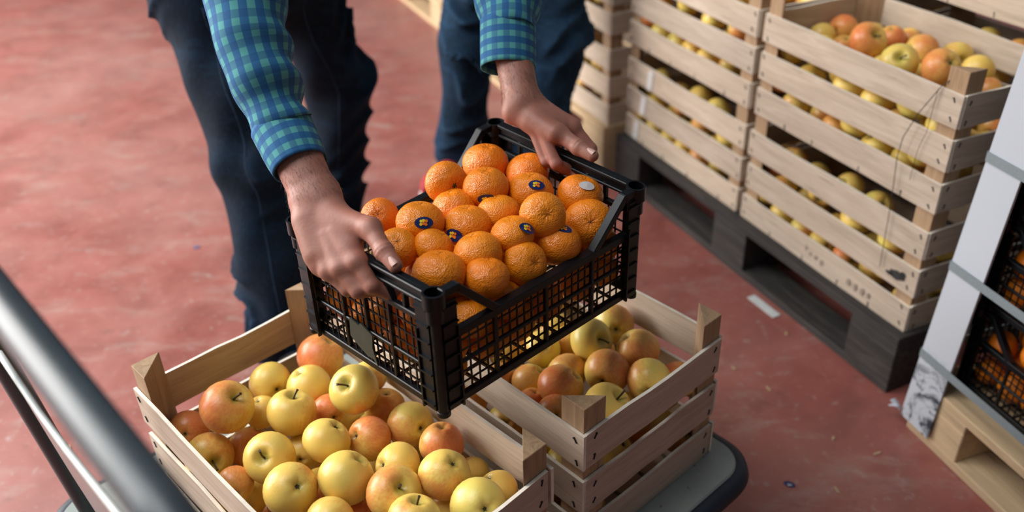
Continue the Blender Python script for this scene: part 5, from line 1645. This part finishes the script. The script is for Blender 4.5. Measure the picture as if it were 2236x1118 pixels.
def seams(jn, fn, legs, outs):
    for leg, o_ in zip(legs, outs):
        leg = [A_(p) for p in leg]; out = A_((o_[0], o_[1], 0)); Q = []
        for k in range(46):
            t = k / 45 * 1.9 + .06
            c = leg[0] * (1 - t) + leg[1] * t if t < 1 else leg[1] * (2 - t) + leg[2] * (t - 1)
            Q.append(c + out * .085)
        Q = np.array(Q)
        for _ in range(6):
            e = .003; dd = fn(Q); gr = np.stack([fn(Q + np.eye(3)[k] * e) - fn(Q - np.eye(3)[k] * e) for k in range(3)], 1) / (2 * e)
            Q = Q - np.clip(dd, -.02, .02)[:, None] * gr / np.maximum((gr ** 2).sum(1), .3)[:, None]
        b = MB(); b.tube([Vector(q) for q in Q], .0012, 6); o = b.build('seam', SEAM, jn, smooth=True)

def shoe(parent, ankle, fwd, mat, name='shoe'):
    fwd = nrm(A_((fwd[0], fwd[1], 0))); sd = A_((fwd[1], -fwd[0], 0)); up_ = A_((0, 0, 1.)); ax = np.stack([sd, fwd, up_])
    c = A_((ankle[0], ankle[1], 0.)) + fwd * .055
    def fn(P):
        d = ell(P, c + fwd * .07 + up_ * .035, (.048, .105, .045), ax); d = smin(d, ell(P, c - fwd * .06 + up_ * .045, (.040, .075, .06), ax), .04)
        d = smin(d, cap(P, c - fwd * .055 + up_ * .05, c - fwd * .055 + up_ * .12, .042, .045), .03)
        return np.maximum(d, .018 - P[:, 2])
    V, F_ = surface(fn, c + A_((-.22, -.22, -.02)) * 1, c + A_((.22, .22, .2)), .007)
    o = place(name, np_mesh(name, V, F_, mat), parent)
    def fs(P):
        d = ell(P, c + fwd * .068 + up_ * .012, (.052, .112, .03), ax); d = smin(d, ell(P, c - fwd * .06 + up_ * .012, (.044, .08, .03), ax), .04)
        return np.maximum(np.maximum(d, P[:, 2] - .022), .0005 - P[:, 2])
    V, F_ = surface(fs, c + A_((-.22, -.22, -.02)), c + A_((.22, .22, .05)), .006)
    place('sole', np_mesh('sole', V, F_, SOLE), o)
    return o

def man():
    r = empty('person', (-.60, 2.15, 0), 0, 'person in a blue checked shirt and dark jeans lifting the black crate', 'person')
    inv = Matrix.Translation((.60, -2.15, 0))
    parts = []
    def P_(o): o.parent = r; o.matrix_parent_inverse = inv; return o
    sh_r, sh_l = A_((-.55, 1.66, 1.26)), A_((-.16, 1.82, 1.28)); neck = (sh_r + sh_l) / 2 + A_((.03, -.05, .06))
    pelvis, waist = A_((-.61, 2.19, .90)), A_((-.55, 2.10, 1.03))
    headc = neck + A_((.07, -.14, .15)); fw = A_((.40, -.80, -.45))
    hf, _ = head_field(headc, fw)
    el_r, el_l = A_((-.375, 1.30, 1.10)), A_((-.02, 1.60, 1.09))
    def core(P):
        d = hf(P); d = smin(d, cap(P, neck, headc - A_((0, 0, .08)), .055, .055), .03)
        d = smin(d, cap(P, sh_r, sh_l, .05, .05), .05); d = smin(d, cap(P, (sh_r + sh_l) / 2, waist, .09, .09), .06)
        for s, e, f_ in ((sh_r, el_r, H1['fore']), (sh_l, el_l, H2['fore'])):
            d = smin(d, cap(P, s, e, .036, .024), .03); d = smin(d, cap(P, e, f_, .022, .020), .02)
        return d
    Vc, Fc = surface(core, (-.75, 1.1, .86), (.2, 2.3, 1.75), .011)
    V, F_ = join_np([hand_mesh(H1), hand_mesh(H2), (Vc, Fc)])
    P_(place('body', np_mesh('body', V, F_, SKIN)))
    Vh, Fh = hair_mesh(headc, fw); P_(place('hair', np_mesh('hair', Vh, Fh, HAIR)))
    # thumb nails
    for h, side in ((H1, A_((0, 0, 1.)) + np.array(-EX) * .55 + np.array(-EY) * .3), (H2, A_((0, 0, 1.)) + np.array(-EX) * .35 + np.array(-EY) * .25)):
        d = nrm(h['t'][3] - h['t'][2]); upn = nrm(side - d * (side @ d)); sd = np.cross(d, upn); c = h['t'][3] + d * -.0035
        Vn = []; Fn = []; nu, nv = 8, 8
        for i in range(nu + 1):
            for j in range(nv + 1):
                u = -1 + 2 * i / nu; v = -1 + 2 * j / nv
                w = .0072 * (1 - .12 * v * v); ang = u * .85; rad = .0113
                rr_ = rad - .0004 * (v < -.8)
                p = c + d * (v * .0075 * (1 - .18 * u * u)) + sd * (math.sin(ang) * w * 1.15) + upn * (math.cos(ang) * rr_ - .0006)
                Vn.append(p)
        for i in range(nu):
            for j in range(nv):
                q = i * (nv + 1) + j; Fn.append((q, q + 1, q + nv + 2, q + nv + 1))
        P_(place('thumb_nail', np_mesh('thumb_nail', np.array(Vn), np.array(Fn), NAIL)))
    # forearm hair
    rn = random.Random(4)
    for h in (H1, H2):
        fa = Vector(h['fore']); wr = Vector(h['wrist']); d = (wr - fa).normalized(); wdv = Vector(h['wd']); wdv = (wdv - d * wdv.dot(d)).normalized(); o_ = d.cross(wdv)
        b = MB(); fld = hand_field(h); Q = []
        for k in range(800):
            t = rn.uniform(.25, 1.08); a = rn.uniform(0, 6.283); Q.append(fa.lerp(wr, t) + (wdv * math.cos(a) + o_ * math.sin(a)) * .032)
        Q = np.array([tuple(q) for q in Q])
        for _ in range(4):
            e = .002; dd = fld(Q); gr = np.stack([fld(Q + np.eye(3)[k] * e) - fld(Q - np.eye(3)[k] * e) for k in range(3)], 1) / (2 * e)
            Q = Q - dd[:, None] * gr
        for q, g in zip(Q, gr):
            q = Vector(q); g = Vector(g).normalized(); g2 = (d * .9 + g * .30 + Vector((rn.uniform(-.3, .3), rn.uniform(-.3, .3), rn.uniform(-.3, .3)))).normalized()
            L = rn.uniform(.005, .010); b.tube([q, q + g2 * L * .5 + g * .0005, q + g2 * L], [.00012, .00010, .00005], 3, caps=False)
        o_ = P_(b.build('forearm_hair', HAIR)); o_['kind'] = 'stuff'
    # shirt: torso and sleeves
    def torso(P):
        d = cap(P, (sh_r + sh_l) / 2 + A_((.0, -.0, -.03)), waist, .15, .155); d = smin(d, cap(P, sh_r, sh_l, .075, .075), .07)
        for s, e in ((sh_r, el_r), (sh_l, el_l)): d = smin(d, cap(P, s, s * .55 + e * .45, .075, .062), .04)
        d = d + kfold(P, 40, .006, (.3, .4, .8), 2.0)
        return np.maximum(d, -(cap(P, neck, headc, .062, .062)))
    Vt, Ft = surface(torso, (-.9, 1.35, .80), (.3, 2.4, 1.55), .014)
    me = np_mesh('shirt', Vt, Ft, GING); uv = me.uv_layers.new(name='UVMap')
    for lp in me.loops:
        v = me.vertices[lp.vertex_index].co; uv.data[lp.index].uv = (v.x * .9 + v.y * .45, v.z * 1.1 - v.y * .3)
    shirt = P_(place('shirt', me))
    def sleeve(pts, rads, cuffpts, cuffr, seed, rot):
        rn_ = random.Random(seed)
        tot = sum((Vector(pts[i + 1]) - Vector(pts[i])).length for i in range(len(pts) - 1))
        def fold(L, t, p):
            q = Vector((p.x * 14, p.y * 14, p.z * 14 + seed)); e = L / tot
            lo = max(0, e - .45) / .55
            k = noise.noise(q) * .004
            dg = math.sin(L * 95 + 2.2 * math.sin(t + seed) + 1.5 * noise.noise(q * .5)) * (.0012 + .0062 * lo * lo)
            return k + dg * (.6 + .4 * math.cos(t * 1 + seed))
        tube_uv('sleeve', pts, rads, GING, shirt, 56, 16, fold, .0012, rot)
        o = tube_uv('cuff', cuffpts, cuffr, GING_CUFF, shirt, 56, 5, lambda L, t, p: .0012 * math.sin(2 * t + seed), .0024, rot)
        return o
    # image left arm
    W = H1['wrist']; F0 = A_((-.302, 1.146, .895))
    dw = nrm(F0 - W)
    c0 = W + dw * .054; c1_ = W + dw * .120
    sleeve([sh_r, (sh_r + el_r) / 2 + A_((-.01, 0, -.01)), el_r, (el_r * .5 + c1_ * .5) + A_((-.006, -.008, .006)), c1_ + dw * .008],
           [(.085, .085), (.068, .068), (.058, .060), (.051, .053), (.0425, .0435)], [c1_ + dw * .004, (c0 + c1_) / 2, c0], [(.0445, .0450), (.0430, .0430), (.0400, .0405)], 3, .4)
    c0 = A_((.004, 1.411, .904)); c1_ = A_((.006, 1.459, .962)); dw = nrm(c1_ - c0)
    sleeve([sh_l, (sh_l + el_l) / 2, el_l + A_((.0, .02, .01)), c1_ + dw * .045 + A_((-.002, .004, -.004)), c1_ - dw * .012],
           [(.085, .085), (.066, .066), (.060, .062), (.052, .053), (.0425, .0425)], [c1_ + dw * .004, (c0 + c1_) / 2, c0], [(.0455, .0450), (.0455, .0450), (.0450, .0445)], 9, 1.1)
    me, _ = jeans_mesh([(-.70, 2.10, .86), (-.53, 2.27, .86)], [(-.605, 1.925, .50), (-.465, 2.385, .50)], [(-.575, 1.80, .07), (-.545, 2.47, .07)], pelvis, waist, DENIM, 1.3)
    jn = P_(place('jeans', me))
    seams(jn, _, [[(-.70, 2.10, .86), (-.605, 1.925, .50), (-.575, 1.80, .07)], [(-.53, 2.27, .86), (-.465, 2.385, .50), (-.545, 2.47, .07)]], [(.25, -.95), (.15, -.95)])
    P_(shoe(None, (-.575, 1.80), (.46, -.88), SHOE_DARK)); P_(shoe(None, (-.545, 2.47), (.46, -.88), SHOE_DARK))
man()

def second_man():
    r = empty('person', (.0, 2.76, 0), 0, 'person in washed blue jeans and red shoes standing behind the black crate', 'person')
    inv = Matrix.Translation((0, -2.76, 0))
    def P_(o): o.parent = r; o.matrix_parent_inverse = inv; return o
    pelvis, waist = A_((.035, 2.78, .92)), A_((.035, 2.79, 1.05)); chest = A_((.035, 2.79, 1.36)); headc = A_((.035, 2.77, 1.70)); fw = A_((-.5, -.85, -.1))
    hf, _ = head_field(headc, fw)
    arms = [(A_((-.16, 2.83, 1.44)), A_((-.24, 2.88, 1.17)), A_((-.13, 2.80, .98))), (A_((.23, 2.75, 1.44)), A_((.31, 2.80, 1.17)), A_((.19, 2.74, .98)))]
    def core(P):
        d = hf(P); d = smin(d, cap(P, chest + A_((0, 0, .05)), waist, .09, .09), .06)
        for s, e, w in arms: d = smin(d, cap(P, s, e, .04, .035), .03); d = smin(d, cap(P, e, w, .034, .025), .02)
        return d
    V, F_ = surface(core, (-.4, 2.5, .85), (.48, 3.1, 1.9), .014); P_(place('body', np_mesh('body', V, F_, SKIN)))
    V, F_ = hair_mesh(headc, fw); P_(place('hair', np_mesh('hair', V, F_, HAIR)))
    def shirt(P):
        d = cap(P, chest, waist, .145, .15); d = smin(d, cap(P, arms[0][0], arms[1][0], .08, .08), .07)
        for s, e, w in arms: d = smin(d, cap(P, s, e, .068, .055), .03); d = smin(d, cap(P, e, e * .2 + w * .8, .05, .042), .02)
        d = d + kfold(P, 40, .006, (.3, .4, .8), 1.0)
        return np.maximum(d, -(cap(P, chest + A_((0, 0, .1)), headc, .062, .062)))
    V, F_ = surface(shirt, (-.45, 2.45, .86), (.5, 3.15, 1.6), .015)
    P_(place('shirt', np_mesh('shirt', V, F_, plain('grey_cotton', '#4b5563', .9, .15, 30))))
    me, _ = jeans_mesh([(-.055, 2.77, .88), (.125, 2.77, .88)], [(-.115, 2.71, .50), (.165, 2.715, .50)], [(-.165, 2.79, .07), (.085, 2.74, .07)], pelvis, waist, DENIM2, 4.4, (.100, .083, .073))
    P_(place('jeans', me))
    P_(shoe(None, (-.165, 2.79), (-.5, -.85), SHOE_RED)); P_(shoe(None, (.085, 2.74), (-.3, -.9), SHOE_RED))
second_man()
